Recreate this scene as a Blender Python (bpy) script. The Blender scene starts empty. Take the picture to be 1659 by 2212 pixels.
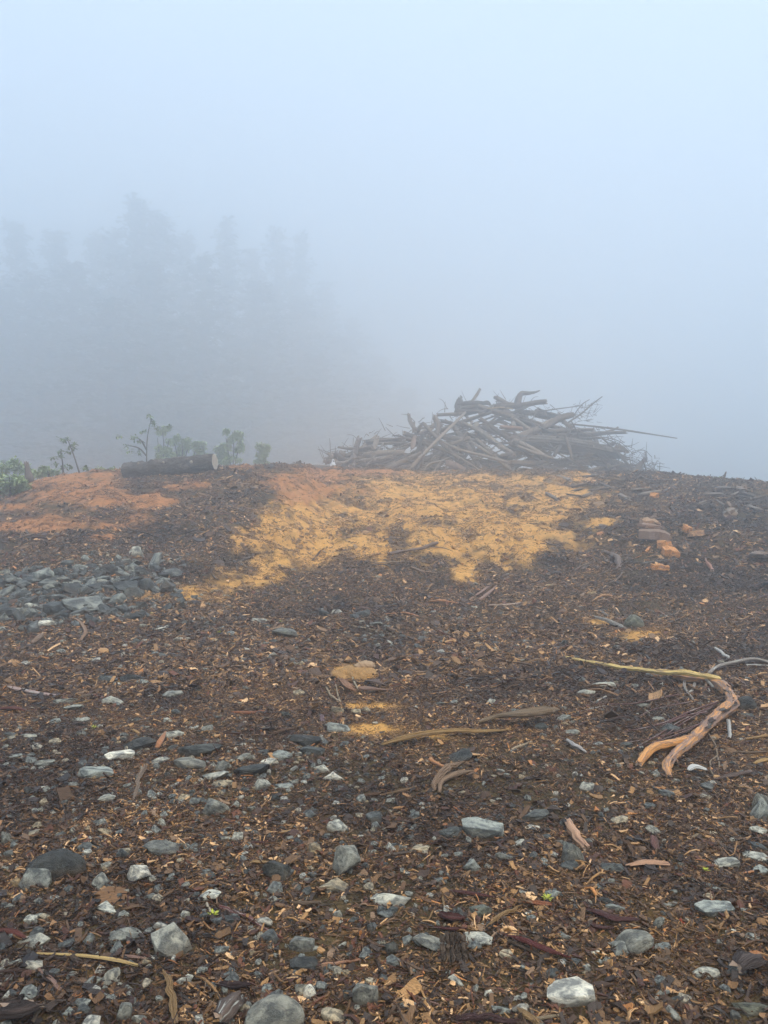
import bpy, math, random
import numpy as np
from mathutils import Vector, Matrix, Euler

random.seed(7); rng = np.random.default_rng(11)
S = bpy.context.scene
COL = S.collection

# ------------------------------------------------------------------ camera, sky, sun, exposure
EYE = 1.6                      # camera height
TH, TV = 0.4995, 0.666         # half-angle tangents of the photograph
cam_d = bpy.data.cameras.new('camera'); cam = bpy.data.objects.new('camera', cam_d); COL.objects.link(cam)
cam.location = (0, 0, EYE); cam.rotation_euler = (math.radians(90), 0, 0)
cam_d.sensor_fit = 'VERTICAL'; cam_d.sensor_height = 24; cam_d.lens = 12 / TV
cam_d.clip_start = 0.05; cam_d.clip_end = 2000
S.camera = cam

SUN_EL, SUN_AZ = 58, 150       # elevation, and direction (degrees clockwise from +y) the light comes from
world = bpy.data.worlds.new('World'); S.world = world; world.use_nodes = True
wn = world.node_tree; wn.nodes.clear()
wo = wn.nodes.new('ShaderNodeOutputWorld'); wb = wn.nodes.new('ShaderNodeBackground')
sky = wn.nodes.new('ShaderNodeTexSky'); sky.sky_type = 'NISHITA'; sky.sun_disc = False
sky.sun_elevation = math.radians(SUN_EL); sky.sun_rotation = math.radians(SUN_AZ)
sky.air_density = 1.0; sky.dust_density = 3.0; sky.ozone_density = 1.0
wm = wn.nodes.new('ShaderNodeMix'); wm.data_type = 'RGBA'; wm.inputs[0].default_value = 0.6
wm.inputs[7].default_value = (7.45, 9.2, 11.1, 1)                     # thin overcast veil over the clear sky
wn.links.new(sky.outputs[0], wm.inputs[6]); wn.links.new(wm.outputs[2], wb.inputs[0])
wb.inputs[1].default_value = 0.075
wn.links.new(wb.outputs[0], wo.inputs[0])

sl = bpy.data.lights.new('sun', 'SUN'); sl.energy = 1.5; sl.angle = math.radians(24); sl.color = (1, 0.86, 0.66)
sun = bpy.data.objects.new('sun', sl); COL.objects.link(sun)
d = Vector((math.sin(math.radians(SUN_AZ)) * math.cos(math.radians(SUN_EL)), math.cos(math.radians(SUN_AZ)) * math.cos(math.radians(SUN_EL)), math.sin(math.radians(SUN_EL))))
sun.rotation_euler = (-d).to_track_quat('-Z', 'Y').to_euler()
vs = S.view_settings
vs.view_transform = 'Standard'; vs.look = 'None'; vs.gamma = 1; vs.use_curve_mapping = False
vs.exposure = 1.1
S.render.engine = 'CYCLES'
S.cycles.volume_bounces = 12; S.cycles.max_bounces = 14; S.cycles.diffuse_bounces = 2; S.cycles.glossy_bounces = 2
S.cycles.use_denoising = True
HAZE = 0.0192

# ------------------------------------------------------------------ numeric helpers
def h2(ix, iy, seed):
    n = (ix.astype(np.int64) * 374761393 + iy.astype(np.int64) * 668265263 + seed * 1442695041) & 0xffffffff
    n = ((n ^ (n >> 13)) * 1274126177) & 0xffffffff
    return ((n ^ (n >> 16)) & 0xffff) / 65535.0
def vnoise(x, y, seed=0):
    x = np.asarray(x, float); y = np.asarray(y, float)
    ix = np.floor(x); iy = np.floor(y); fx = x - ix; fy = y - iy
    fx = fx * fx * (3 - 2 * fx); fy = fy * fy * (3 - 2 * fy)
    a = h2(ix, iy, seed); b = h2(ix + 1, iy, seed); c = h2(ix, iy + 1, seed); e = h2(ix + 1, iy + 1, seed)
    return (a * (1 - fx) + b * fx) * (1 - fy) + (c * (1 - fx) + e * fx) * fy
def fbm(x, y, seed=0, octv=4):
    s = 0; a = .5; t = 0
    for k in range(octv):
        s = s + a * vnoise(x * 2 ** k + 17.3 * k, y * 2 ** k - 9.1 * k, seed + k); t += a; a *= .5
    return s / t
def sstep(a, b, x):
    t = np.clip((x - a) / (b - a), 0, 1); return t * t * (3 - 2 * t)

# terrain: flat landing in front, a slope up to a crest, a gentle plateau behind that carries the slash pile
KX = 1659 / (2 * TH); KY = 2212 / (2 * TV)          # photograph units (1659 x 2212) per unit tangent
T_PX = [-400, 0, 100, 200, 270, 470, 600, 700, 850, 1000, 1250, 1400, 1500, 1659, 2000]
T_R = [1075, 1068, 1033, 1019, 1017, 1011, 1005, 1010, 1017, 1021, 1020, 1023, 1032, 1047, 1060]
T_D = [22, 22, 23, 24, 25, 25, 26, 30, 31, 31, 30, 27, 25, 23, 22]
def H(x, y):
    x = np.asarray(x, float); y = np.asarray(y, float)
    px = np.clip(829.5 + x / np.maximum(y, 1.0) * KX, -400, 2000)
    R = np.interp(px, T_PX, T_R); D = np.interp(px, T_PX, T_D)
    zc = EYE + (1106 - R) / KY * D
    y0 = 9.0
    t = (y - y0) / (D - y0)
    s = np.interp(t, [0, .15, .3, .5, .7, .85, 1.0], [0, .055, .2, .5, .76, .91, 1.0])
    z = zc * s
    b = np.maximum(y - D, 0)
    z = z + 0.03 * np.minimum(b, 16) - np.clip(b - 18, 0, 30) * 0.1
    on = sstep(8, 14, y) * (1 - .6 * sstep(D - 3, D + 1, y))
    z = z + .05 * (fbm(x * .7, y * .7, 3) - .5) + .018 * (fbm(x * 4, y * 4, 5, 3) - .5)
    z = z + on * (.42 * (fbm(x * .55 + 40, y * .4, 9, 4) - .5) + .16 * (fbm(x * 2.2, y * 1.6, 12, 3) - .5))
    rut = np.exp(-((px - 860) / 300) ** 2) * sstep(13, 17, y)          # wheel ruts up the middle of the slope
    z = z + rut * .42 * (fbm(x * 1.5 + y * .12, y * .13, 21, 3) - .5)
    z = z + .35 * np.exp(-((x + 4.9) / 1.9) ** 2 - ((y - 12.6) / 2.2) ** 2)   # heap under the rubble
    z = z + .10 * np.exp(-((x + 5.2) / .9) ** 2 - ((y - 22.6) / .8) ** 2)
    z = z + .16 * np.exp(-((x - 6.2) / 1.3) ** 2 - ((y - 16.5) / 1.5) ** 2)
    return z
def hit(px, py, lift=0.0):
    """point on the ground (plus lift) seen at photograph position px, py"""
    tx = (px - 829.5) / KX; tz = (1106 - py) / KY
    ys = np.geomspace(1.2, 60, 900)
    g = H(tx * ys, ys) + lift; ray = EYE + tz * ys
    k = np.nonzero(ray <= g)[0]
    if len(k) == 0: y = float(ys[np.argmin(ray - g)])
    elif k[0] == 0: y = float(ys[0])
    else:
        i = k[0]; a = ray[i - 1] - g[i - 1]; b = ray[i] - g[i]
        y = float(ys[i - 1] + (ys[i] - ys[i - 1]) * a / (a - b))
    return Vector((tx * y, y, float(H(tx * y, y)) + lift))
def pt(px, py, Y): return Vector(((px - 829.5) / KX * Y, Y, EYE + (1106 - py) / KY * Y))
def to_px(x, y, z):
    yy = np.maximum(y, .3); return 829.5 + x / yy * KX, 1106 - (z - EYE) / yy * KY

# bare clay showing on the slope: (photo x, y, rx, ry, shear)
YEL = [(510, 1258, 160, 22, -.16), (420, 1275, 60, 12, -.1), (590, 1215, 90, 30, -.2), (920, 1080, 240, 60, 0), (640, 1160, 130, 60, -.3), (1090, 1150, 150, 50, 0), (1200, 1080, 130, 40, 0), (860, 1095, 150, 55, 0), (830, 1060, 60, 30, 0), (560, 1245, 120, 26, -.12), (440, 1270, 70, 12, -.1), (1010, 1232, 34, 24, 0), (700, 1190, 90, 36, -.25), (960, 1160, 90, 50, 0),
       (1170, 1110, 80, 30, 0), (1240, 1038, 60, 20, 0), (520, 1180, 32, 26, 0), (1000, 1035, 200, 12, 0), (1150, 1180, 60, 20, 0), (620, 1120, 90, 40, -.2), (1040, 1090, 70, 60, 0), (1300, 1130, 50, 12, 0), (1120, 1040, 120, 16, 0), (800, 1180, 60, 40, 0),
       (765, 1450, 34, 16, 0), (805, 1575, 56, 11, 0), (800, 1525, 60, 7, 0), (930, 1592, 50, 6, 0), (1640, 1635, 30, 11, 0), (1400, 1372, 50, 12, 0), (250, 1475, 50, 6, 0), (1290, 1345, 30, 8, 0)]
ORG = [(120, 1045, 170, 16, 0), (90, 1135, 110, 16, 0), (330, 1090, 60, 14, -.1), (660, 1045, 110, 34, 0), (190, 1028, 110, 10, -.05), (60, 1140, 75, 12, 0), (250, 1085, 70, 16, -.15), (300, 1118, 26, 11, 0), (334, 1073, 22, 9, 0), (425, 1048, 30, 12, 0), (610, 1040, 60, 24, 0), (690, 1020, 60, 12, 0),
       (225, 1162, 34, 8, 0), (150, 1070, 120, 16, 0), (20, 1100, 60, 12, 0), (380, 1058, 22, 8, 0), (640, 1075, 70, 16, 0), (520, 1010, 40, 6, 0), (240, 1140, 50, 8, 0), (800, 1022, 90, 8, 0)]
def masks(x, y, z):
    px, py = to_px(x, y, z)
    jx = (fbm(x * 1.3, y * 1.3, 31) - .5); out = []
    for L, sd in ((YEL, 41), (ORG, 51)):
        m = np.zeros_like(px)
        for cx, cy, rx, ry, sh in L:
            e = ((px - cx) / rx) ** 2 + ((py - cy - sh * (px - cx)) / ry) ** 2
            m = np.maximum(m, 1 / (1 + e ** 1.6))
        n = fbm(x * 2.1, y * 1.5, sd, 5) - .5
        n3 = fbm(x * 7 + 3, y * 3.2, sd + 9, 4) - .5
        wx = x + 1.1 * (fbm(x * .9, y * .6, 88, 4) - .5); st = fbm(wx * 2.0 + y * .35, y * .34 - wx * .2, sd + 20, 4) - .5
        m = .95 * sstep(.16, .98, m + 1.1 * n + .55 * st * (sd == 41) * (m > .1) + .9 * n3 * (m > .12) + .5 * jx * (m > .1))
        out.append(m * (y > 1.5))
    return out[0], out[1]

def heap(x, y, cl): return cl * (.02 + .16 * (fbm(x * 5, y * 3.5, 71, 4) - .5)) * sstep(8, 14, y)   # loose clay lies a little proud
# ------------------------------------------------------------------ object helpers
def link(name, me, mat=None, parent=None):
    o = bpy.data.objects.new(name, me); COL.objects.link(o)
    if mat is not None:
        for m in (mat if isinstance(mat, (list, tuple)) else [mat]): me.materials.append(m)
    if parent: o.parent = parent
    return o
def tag(o, label=None, cat=None, group=None, kind=None):
    if label: o['label'] = label
    if cat: o['category'] = cat
    if group: o['group'] = group
    o['kind'] = kind or 'thing'
    return o
def mesh(name, V, F, smooth=True):
    me = bpy.data.meshes.new(name); me.from_pydata([tuple(v) for v in V], [], F); me.update()
    if smooth: me.polygons.foreach_set('use_smooth', [True] * len(me.polygons))
    return me
def attr(me, name, typ, dom, data):
    a = me.attributes.new(name, typ, dom); data = np.asarray(data, np.float32).ravel()
    a.data.foreach_set('vector' if typ == 'FLOAT_VECTOR' else 'color' if typ == 'FLOAT_COLOR' else 'value', data)

# ------------------------------------------------------------------ materials
class NB:
    def __init__(s, name):
        s.m = bpy.data.materials.new(name); s.m.use_nodes = True; s.t = s.m.node_tree; s.t.nodes.clear()
        s.out = s.n('ShaderNodeOutputMaterial'); s.b = s.n('ShaderNodeBsdfPrincipled'); s.l(s.b.outputs[0], s.out.inputs[0])
    def n(s, t, **k):
        x = s.t.nodes.new(t)
        for a, v in k.items(): setattr(x, a, v)
        return x
    def l(s, a, b): s.t.links.new(a, b)
    def noise(s, vec, scale, detail=4, rough=.55, dist=0):
        x = s.n('ShaderNodeTexNoise'); x.inputs['Scale'].default_value = scale; x.inputs['Detail'].default_value = detail
        x.inputs['Roughness'].default_value = rough; x.inputs['Distortion'].default_value = dist
        if vec is not None: s.l(vec, x.inputs['Vector'])
        return x.outputs[0]
    def ramp(s, f, stops, interp='LINEAR'):
        r = s.n('ShaderNodeValToRGB'); r.color_ramp.interpolation = interp; e = r.color_ramp.elements
        while len(e) < len(stops): e.new(.5)
        for q, (p, c) in zip(e, stops):
            q.position = p; q.color = (*c, 1) if len(c) == 3 else c
        s.l(f, r.inputs[0]); return r.outputs[0]
    def mr(s, f, a, b, c=0, e=1):
        x = s.n('ShaderNodeMapRange'); s.l(f, x.inputs[0])
        for i, v in enumerate((a, b, c, e)): x.inputs[i + 1].default_value = v
        return x.outputs[0]
    def mix(s, f, a, b, mode='MIX'):
        x = s.n('ShaderNodeMix', data_type='RGBA', blend_type=mode)
        for v, i in ((f, 0), (a, 6), (b, 7)):
            if isinstance(v, (int, float)): x.inputs[i].default_value = v
            elif isinstance(v, tuple): x.inputs[i].default_value = (*v, 1)
            else: s.l(v, x.inputs[i])
        return x.outputs[2]
    def math(s, op, a, b):
        x = s.n('ShaderNodeMath', operation=op)
        for v, i in ((a, 0), (b, 1)):
            if isinstance(v, (int, float)): x.inputs[i].default_value = v
            else: s.l(v, x.inputs[i])
        return x.outputs[0]
    def attr(s, name, typ='GEOMETRY'):
        x = s.n('ShaderNodeAttribute', attribute_name=name); x.attribute_type = typ; return x
    def bump(s, h, strength, dist):
        x = s.n('ShaderNodeBump'); x.inputs['Strength'].default_value = strength; x.inputs['Distance'].default_value = dist
        s.l(h, x.inputs['Height']); s.l(x.outputs[0], s.b.inputs['Normal'])
    def fin(s, col, rough=.7, spec=.4):
        if isinstance(col, tuple): s.b.inputs['Base Color'].default_value = (*col, 1)
        else: s.l(col, s.b.inputs['Base Color'])
        if isinstance(rough, (int, float)): s.b.inputs['Roughness'].default_value = rough
        else: s.l(rough, s.b.inputs['Roughness'])
        s.b.inputs['Specular IOR Level'].default_value = spec
        return s.m

def mk_ground():
    s = NB('ground_soil'); tc = s.n('ShaderNodeTexCoord').outputs['Object']
    n1 = s.noise(tc, 1.3, 6); n2 = s.noise(tc, 14, 5, .65); n3 = s.noise(tc, 70, 4, .7)
    soil = s.mix(s.mr(n1, .35, .65), (.040, .026, .011), (.105, .068, .022))
    soil = s.mix(s.mr(n2, .5, .7), soil, (.16, .10, .036)); soil = s.mix(s.mr(n3, .5, .75), soil, (.020, .012, .008))
    y = s.attr('clay_yellow').outputs['Fac']; o = s.attr('clay_orange').outputs['Fac']
    v = s.mr(s.noise(tc, 5, 6, .7), .3, .7)
    yc = s.mix(v, (.52, .255, .065), (.92, .49, .125)); oc = s.mix(v, (.32, .13, .04), (.62, .26, .085))
    yc = s.mix(s.mr(n3, .55, .8, 0, .7), yc, (.12, .065, .03)); oc = s.mix(s.mr(n3, .55, .8, 0, .6), oc, (.12, .055, .03))
    c = s.mix(y, soil, yc); c = s.mix(o, c, oc)
    s.bump(s.math('ADD', s.math('MULTIPLY', n2, .6), n3), .7, .03)
    return s.fin(c, .85, .3)
def mk_chip():
    s = NB('bark_chips'); r = s.attr('rnd').outputs['Fac']; q = s.attr('tone', 'INSTANCER').outputs['Fac']
    f = s.math('FRACT', s.math('ADD', r, q), 0)
    c = s.ramp(f, [(0, (.016, .011, .008)), (.20, (.030, .019, .012)), (.36, (.058, .038, .022)), (.46, (.032, .015, .012)), (.54, (.078, .054, .030)), (.63, (.042, .031, .023)),
                   (.72, (.125, .090, .048)), (.79, (.070, .032, .022)), (.84, (.20, .145, .080)), (.90, (.115, .095, .080)), (.95, (.33, .26, .18)), (.98, (.40, .34, .26)), (.99, (.28, .16, .075))], 'CONSTANT')
    tc = s.n('ShaderNodeTexCoord').outputs['Object']
    g = s.n('ShaderNodeMapping'); g.inputs['Scale'].default_value = (1.5, 14, 6); s.l(tc, g.inputs[0])
    n = s.noise(g.outputs[0], 2, 5, .7)
    c = s.mix(1.0, c, s.mix(s.mr(n, .3, .7), (.55, .49, .41), (2.6, 2.28, 1.8)), 'MULTIPLY')
    c = s.mix(1.0, c, (1.36, 1.13, .93), 'MULTIPLY')
    c = s.mix(s.attr('damp', 'INSTANCER').outputs['Fac'], c, s.mix(1.0, c, (.42, .38, .36), 'MULTIPLY'))
    cy = s.attr('clay', 'INSTANCER').outputs['Color']; cf = s.attr('clayf', 'INSTANCER').outputs['Fac']
    cf = s.math('MULTIPLY', cf, s.mr(s.math('FRACT', s.math('MULTIPLY', f, 7.3), 0), 0, 1, .25, 1.0))
    c = s.mix(cf, c, cy)
    s.bump(n, .6, .004)
    return s.fin(c, s.mr(f, 0, 1, .36, .7), .5)
def mk_rock(inst=False):
    s = NB('gravel_stone' if inst else 'rock')
    if inst:
        f = s.attr('tone', 'INSTANCER').outputs['Fac']; tc0 = s.n('ShaderNodeTexCoord').outputs['Object']
        base = s.ramp(f, [(0, (.08, .084, .08)), (.25, (.15, .155, .145)), (.5, (.27, .275, .245)), (.7, (.36, .34, .28)), (.85, (.42, .31, .18)), (.95, (.55, .52, .45))])
        vec = tc0; k = 1.0
    else:
        oi = s.n('ShaderNodeObjectInfo'); base = oi.outputs['Color']; tc0 = s.n('ShaderNodeTexCoord').outputs['Object']
        add = s.n('ShaderNodeVectorMath', operation='ADD'); s.l(tc0, add.inputs[0])
        mul = s.n('ShaderNodeVectorMath', operation='MULTIPLY'); cx = s.n('ShaderNodeCombineXYZ')
        for i in range(3): s.l(s.math('MULTIPLY', oi.outputs['Random'], 30 + 17 * i), cx.inputs[i])
        s.l(cx.outputs[0], add.inputs[1]); vec = add.outputs[0]
    n = s.noise(vec, 1.6, 6, .62, .4); m = s.noise(vec, 5, 5, .7); p = s.noise(vec, 22, 3, .6)
    dark = s.mix(1.0, base, (.36, .38, .40), 'MULTIPLY'); lite = s.mix(1.0, base, (1.28, 1.28, 1.22), 'MULTIPLY')
    c = s.mix(s.mr(n, .40, .60), dark, lite); c = s.mix(s.mr(m, .56, .66, 0, .6), c, dark); c = s.mix(s.mr(p, .62, .72, 0, .5), c, lite)
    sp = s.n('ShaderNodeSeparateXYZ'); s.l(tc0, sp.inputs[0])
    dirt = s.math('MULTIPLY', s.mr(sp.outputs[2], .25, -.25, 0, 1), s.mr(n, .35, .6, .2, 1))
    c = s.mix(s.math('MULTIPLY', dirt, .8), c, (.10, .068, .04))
    s.bump(s.math('ADD', s.math('MULTIPLY', m, 1.0), s.math('MULTIPLY', p, .35)), .55, .12)
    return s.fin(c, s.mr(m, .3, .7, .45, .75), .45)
def mk_wood(name, kind):
    """fibres run along the 'grain' attribute; the object's own colour tints it"""
    s = NB(name); oi = s.n('ShaderNodeObjectInfo'); base = oi.outputs['Color']
    g = s.attr('grain').outputs['Vector']
    mp = s.n('ShaderNodeMapping'); mp.inputs['Scale'].default_value = (1, 7, 7) if kind != 'bark' else (1.6, 3, 3); s.l(g, mp.inputs[0])
    fib = s.noise(mp.outputs[0], 5 if kind != 'bark' else 4, 7, .75, .4); big = s.noise(g, 7 if kind != 'bark' else 3, 6, .65, .8)
    if kind == 'wood':
        c = s.mix(s.mr(fib, .36, .64), s.mix(1.0, base, (.25, .20, .17), 'MULTIPLY'), s.mix(1.0, base, (1.4, 1.32, 1.2), 'MULTIPLY'))
        c = s.mix(s.mr(big, .52, .64, 0, .7), c, (.12, .09, .07))
        s.bump(fib, .8, .012); return s.fin(c, .7, .3)
    if kind == 'bark':
        c = s.mix(s.mr(fib, .38, .62), s.mix(1.0, base, (.35, .32, .30), 'MULTIPLY'), base)
        c = s.mix(s.mr(big, .52, .64, 0, .7), c, s.mix(1.0, base, (1.9, 1.9, 1.85), 'MULTIPLY'))
        s.bump(s.math('ADD', fib, big), 1.0, .05); return s.fin(c, .8, .3)
    if kind == 'lichen':
        c = s.mix(s.mr(big, .56, .61), base, (.50, .50, .44)); c = s.mix(s.mr(fib, .6, .75, 0, .6), c, (.06, .03, .025))
        s.bump(fib, .6, .01); return s.fin(c, .75, .3)
    if kind == 'peeled':
        c = s.mix(s.mr(fib, .34, .66), s.mix(1.0, base, (.55, .44, .36), 'MULTIPLY'), s.mix(1.0, base, (1.2, 1.2, 1.2), 'MULTIPLY'))
        c = s.mix(s.mr(big, .50, .57, 0, .8), c, (.22, .13, .10)) if 'half' not in name else s.mix(s.mr(big, .46, .50, 0, .95), c, (.30, .195, .155))
        s.bump(fib, .5, .008); return s.fin(c, .55, .4)
def mk_flat(name, base, var, scale=6, rough=.75, spec=.3, trans=0):
    s = NB(name); oi = s.n('ShaderNodeTexCoord').outputs['Object']
    c = s.mix(s.mr(s.noise(oi, scale, 4), .35, .65), base, var)
    if trans: s.b.inputs['Transmission Weight'].default_value = 0
    return s.fin(c, rough, spec)
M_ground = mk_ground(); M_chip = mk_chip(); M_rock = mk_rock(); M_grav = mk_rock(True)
M_wood = mk_wood('weathered_wood', 'wood'); M_bark = mk_wood('bark', 'bark'); M_lich = mk_wood('lichen_twig', 'lichen'); M_peel = mk_wood('peeled_wood', 'peeled')
M_cut = mk_flat('cut_wood', (.34, .24, .17), (.24, .16, .11), 9)
M_cutp = mk_flat('cut_wood_pale', (.50, .44, .36), (.40, .33, .26), 9)
M_block_end = mk_flat('block_face', (.62, .30, .11), (.50, .21, .07), 12)
M_leaf = mk_flat('leaf_green', (.15, .21, .09), (.26, .33, .16), 5)
M_leafy = mk_flat('leaf_yellow_green', (.34, .44, .18), (.46, .54, .25), 5)
M_seed = mk_flat('seedling_leaf', (.42, .46, .06), (.55, .55, .10), 30)
M_conif = mk_flat('conifer_foliage', (.040, .072, .048), (.065, .11, .065), .6)
M_trunk = mk_flat('conifer_trunk', (.07, .055, .045), (.11, .09, .075), 3)
M_white = mk_flat('white_plastic', (.80, .80, .80), (.74, .74, .76), 10, .4)
M_dark = mk_flat('dark_patch', (.06, .06, .07), (.09, .09, .1), 10, .5)

# ------------------------------------------------------------------ ground sheet
def build_ground():
    a1 = np.radians(np.linspace(-52, 52, 700)); a2 = np.radians(np.linspace(52, 308, 72))[1:-1]
    A = np.concatenate([a1, a2]); nA = len(A)
    R = np.concatenate([np.geomspace(.4, 1.6, 10)[:-1], np.geomspace(1.6, 46, 560), np.geomspace(46, 200, 24)[1:]]); nR = len(R)
    AA, RR = np.meshgrid(A, R); X = RR * np.sin(AA); Y = RR * np.cos(AA); Z = H(X, Y)
    my, mo = masks(X.ravel(), Y.ravel(), Z.ravel())
    cl = (my + mo).reshape(Z.shape)
    Z = Z + heap(X, Y, cl)
    V = np.stack([X, Y, Z], -1).reshape(-1, 3); V = np.vstack([V, [[0, 0, float(H(0, 0))]]])
    i = np.arange(nR - 1)[:, None]; j = np.arange(nA)[None, :]; jn = (j + 1) % nA
    F = np.stack([(i * nA + j), (i * nA + jn), ((i + 1) * nA + jn), ((i + 1) * nA + j)], -1).reshape(-1, 4)
    me = bpy.data.meshes.new('ground')
    nf = len(F); tri = np.stack([np.full(nA, len(V) - 1), (np.arange(nA) + 1) % nA, np.arange(nA)], -1)
    me.vertices.add(len(V)); me.vertices.foreach_set('co', V.ravel())
    loops = np.concatenate([F[:, ::-1].ravel(), tri[:, ::-1].ravel()]).astype(np.int32)
    me.loops.add(len(loops)); me.loops.foreach_set('vertex_index', loops)
    st = np.concatenate([np.arange(nf) * 4, nf * 4 + np.arange(nA) * 3]).astype(np.int32)
    me.polygons.add(len(st)); me.polygons.foreach_set('loop_start', st)
    me.polygons.foreach_set('use_smooth', np.ones(len(st), bool)); me.update(); me.validate()
    attr(me, 'clay_yellow', 'FLOAT', 'POINT', np.append(my, 0)); attr(me, 'clay_orange', 'FLOAT', 'POINT', np.append(mo, 0))
    o = link('ground', me, M_ground); tag(o, 'brown soil landing rising to a clay slope', None, kind='structure')
build_ground()

# ------------------------------------------------------------------ rock shapes
def ico(sub):
    import bmesh
    bm = bmesh.new(); bmesh.ops.create_icosphere(bm, subdivisions=sub, radius=1)
    V = np.array([v.co[:] for v in bm.verts]); F = [[v.index for v in f.verts] for f in bm.faces]; bm.free(); return V, F
ICO = {k: ico(k) for k in (2, 3, 4)}
def rock_mesh(seed, sub=4, cuts=14, rounded=False):
    r = np.random.default_rng(seed); V, F = ICO[sub]; V = V.copy()
    V *= np.array([1, r.uniform(.65, .95), r.uniform(.5, .8)])
    for k in range(cuts if not rounded else 4):
        n = r.normal(size=3); n[2] *= 1.1; n /= np.linalg.norm(n)
        lim = np.abs(V @ n).max() * (r.uniform(.48, .80) if not rounded else r.uniform(.8, .95))
        dd = V @ n; over = dd > lim
        V[over] -= np.outer(dd[over] - lim, n) * (1.0 if not rounded else .7)
    ax = r.uniform(0, 50, 3)
    nz = fbm(V[:, 0] * 2.5 + ax[0] + V[:, 2] * 1.7, V[:, 1] * 2.5 + ax[1] - V[:, 2] * 1.3, seed, 5) - .5
    nn = V / np.linalg.norm(V, axis=1)[:, None]
    V += nn * (nz * (.16 if not rounded else .07))[:, None]
    V /= np.abs(V).max(0)[None, :]
    return mesh('rock', V, F, True)
def slab_mesh(seed):
    import bmesh
    r = np.random.default_rng(seed); bm = bmesh.new()
    n = int(r.integers(11, 17)); sh = np.array([1, r.uniform(.6, .9), r.uniform(.45, .8)])
    for k in range(n):
        v = r.normal(size=3); v = v / np.linalg.norm(v) * r.uniform(.75, 1.0); v = np.sign(v) * np.abs(v) ** .8
        bm.verts.new(v * sh)
    h = bmesh.ops.convex_hull(bm, input=bm.verts[:]); bmesh.ops.delete(bm, geom=[v for v in bm.verts if not v.link_faces], context='VERTS')
    bmesh.ops.dissolve_limit(bm, angle_limit=.12, verts=bm.verts[:], edges=bm.edges[:])
    bmesh.ops.bevel(bm, geom=bm.edges[:], offset=.045, segments=2, profile=.6, affect='EDGES', clamp_overlap=True)
    bmesh.ops.triangulate(bm, faces=bm.faces[:]); bmesh.ops.subdivide_edges(bm, edges=[e for e in bm.edges if e.calc_length() > .3], cuts=3, use_grid_fill=True)
    bmesh.ops.triangulate(bm, faces=bm.faces[:]); bmesh.ops.recalc_face_normals(bm, faces=bm.faces[:])
    V = np.array([v.co[:] for v in bm.verts]); F = [[v.index for v in f.verts] for f in bm.faces] if not bm.verts.index_update() else 0; bm.free()
    nn = V / np.linalg.norm(V, axis=1)[:, None]; nz = fbm(V[:, 0] * 3 + seed + V[:, 2] * 2, V[:, 1] * 3 - V[:, 2] * 2.2, seed, 4) - .5
    V = V + nn * (nz * .13)[:, None]; V /= np.abs(V).max(0)[None, :]
    return mesh('rock', V, F, False)
ROCKS = [rock_mesh(100 + i, cuts=24) if i % 4 == 0 else slab_mesh(100 + i) for i in range(24)]
ROUND = [rock_mesh(300 + i, rounded=True) for i in range(5)]
for m_ in ROUND:
    a_ = np.empty(len(m_.vertices) * 3); m_.vertices.foreach_get('co', a_); a_ = a_.reshape(-1, 3); a_[:, 0] = a_[:, 0] * (1 - .26 * a_[:, 2]) + .12 * a_[:, 2]; a_[:, 1] *= 1 - .15 * a_[:, 2]; m_.vertices.foreach_set('co', a_.ravel()); m_.update()
for m_ in ROCKS + ROUND: m_.materials.append(M_rock)

def conv(tagc, cx, cy):
    k, x0, y0 = {'A': (.5, 0, 1728), 'B': (.5, 829.5, 1728), 'C': (.496, 0, 1316.6), 'D': (.504, 822.9, 1316.6), 'E': (.3968, 0, 822.9),
                 'F': (.3637, 603.5, 987.5), 'G': (.3055, 1152, 1014.9), 'L': (.5291, 658.3, 795.5)}[tagc]
    return x0 + cx * k, y0 + cy * k, k

TONES = {'k': ((.052, .055, .054), 'dark slate'), 's': ((.10, .108, .105), 'slate grey'), 'g': ((.27, .275, .25), 'grey'), 'b': ((.31, .335, .32), 'blue-grey'),
         'p': ((.50, .50, .45), 'pale grey'), 'w': ((.72, .70, .63), 'whitish'), 'c': ((.48, .41, .30), 'cream'), 't': ((.34, .24, .13), 'tan'), 'o': ((.15, .16, .13), 'olive grey')}
# name, photo position: things anyone can find, used in the labels of the loose stones
LM = [('the dark round boulder', 111, 1873), ('the big bottom-edge rock', 595, 2168), ('the pale triangular rock', 1239, 2145), ('the large mottled rock', 1372, 2038), ('the blue-grey crusted rock', 1042, 1790),
      ('the leaning pale rock', 750, 1870), ('the bulky pale rock', 362, 2035), ('the dark square rock', 657, 1600), ('the yellow peeled stick', 1330, 1438), ('the forked peeled branch', 1560, 1560),
      ('the ochre driftwood board', 920, 1590), ('the splintered grey board', 1130, 1550), ('the peeled log chunk', 1245, 1800), ('the peach wood chunk', 1395, 1865), ('the red bark slab', 1160, 2040),
      ('the cracked bark block', 980, 2060), ('the tan split stick', 1090, 1980), ('the yellow split stick', 180, 2070), ('the upright weathered stick', 370, 2140), ('the long grey-brown stick', 300, 1700),
      ('the orange splinter', 350, 1585), ('the clay lump', 770, 1460), ('the fibrous root piece', 970, 1680), ('the lichened red twig', 545, 1985), ('the grey fallen limb', 1320, 1345), ('the orange split stick', 970, 1302),
      ('the dark slate wedge', 287, 1465), ('the upturned pale rock', 294, 1195), ('the whitish lichened stick', 1245, 1610), ('the pointed rubble boulder', 319, 1267), ('the blue rubble boulder', 91, 1245),
      ('the pale angular rock', 1556, 1967), ('the small dark boulder', 655, 2078), ('the dark slate boulder', 292, 1610), ('the mottled green-grey rock', 206, 1668), ('the curled bark strip', 176, 1355), ('the purplish bottom log', 1050, 2197)]
USED = set()
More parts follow.
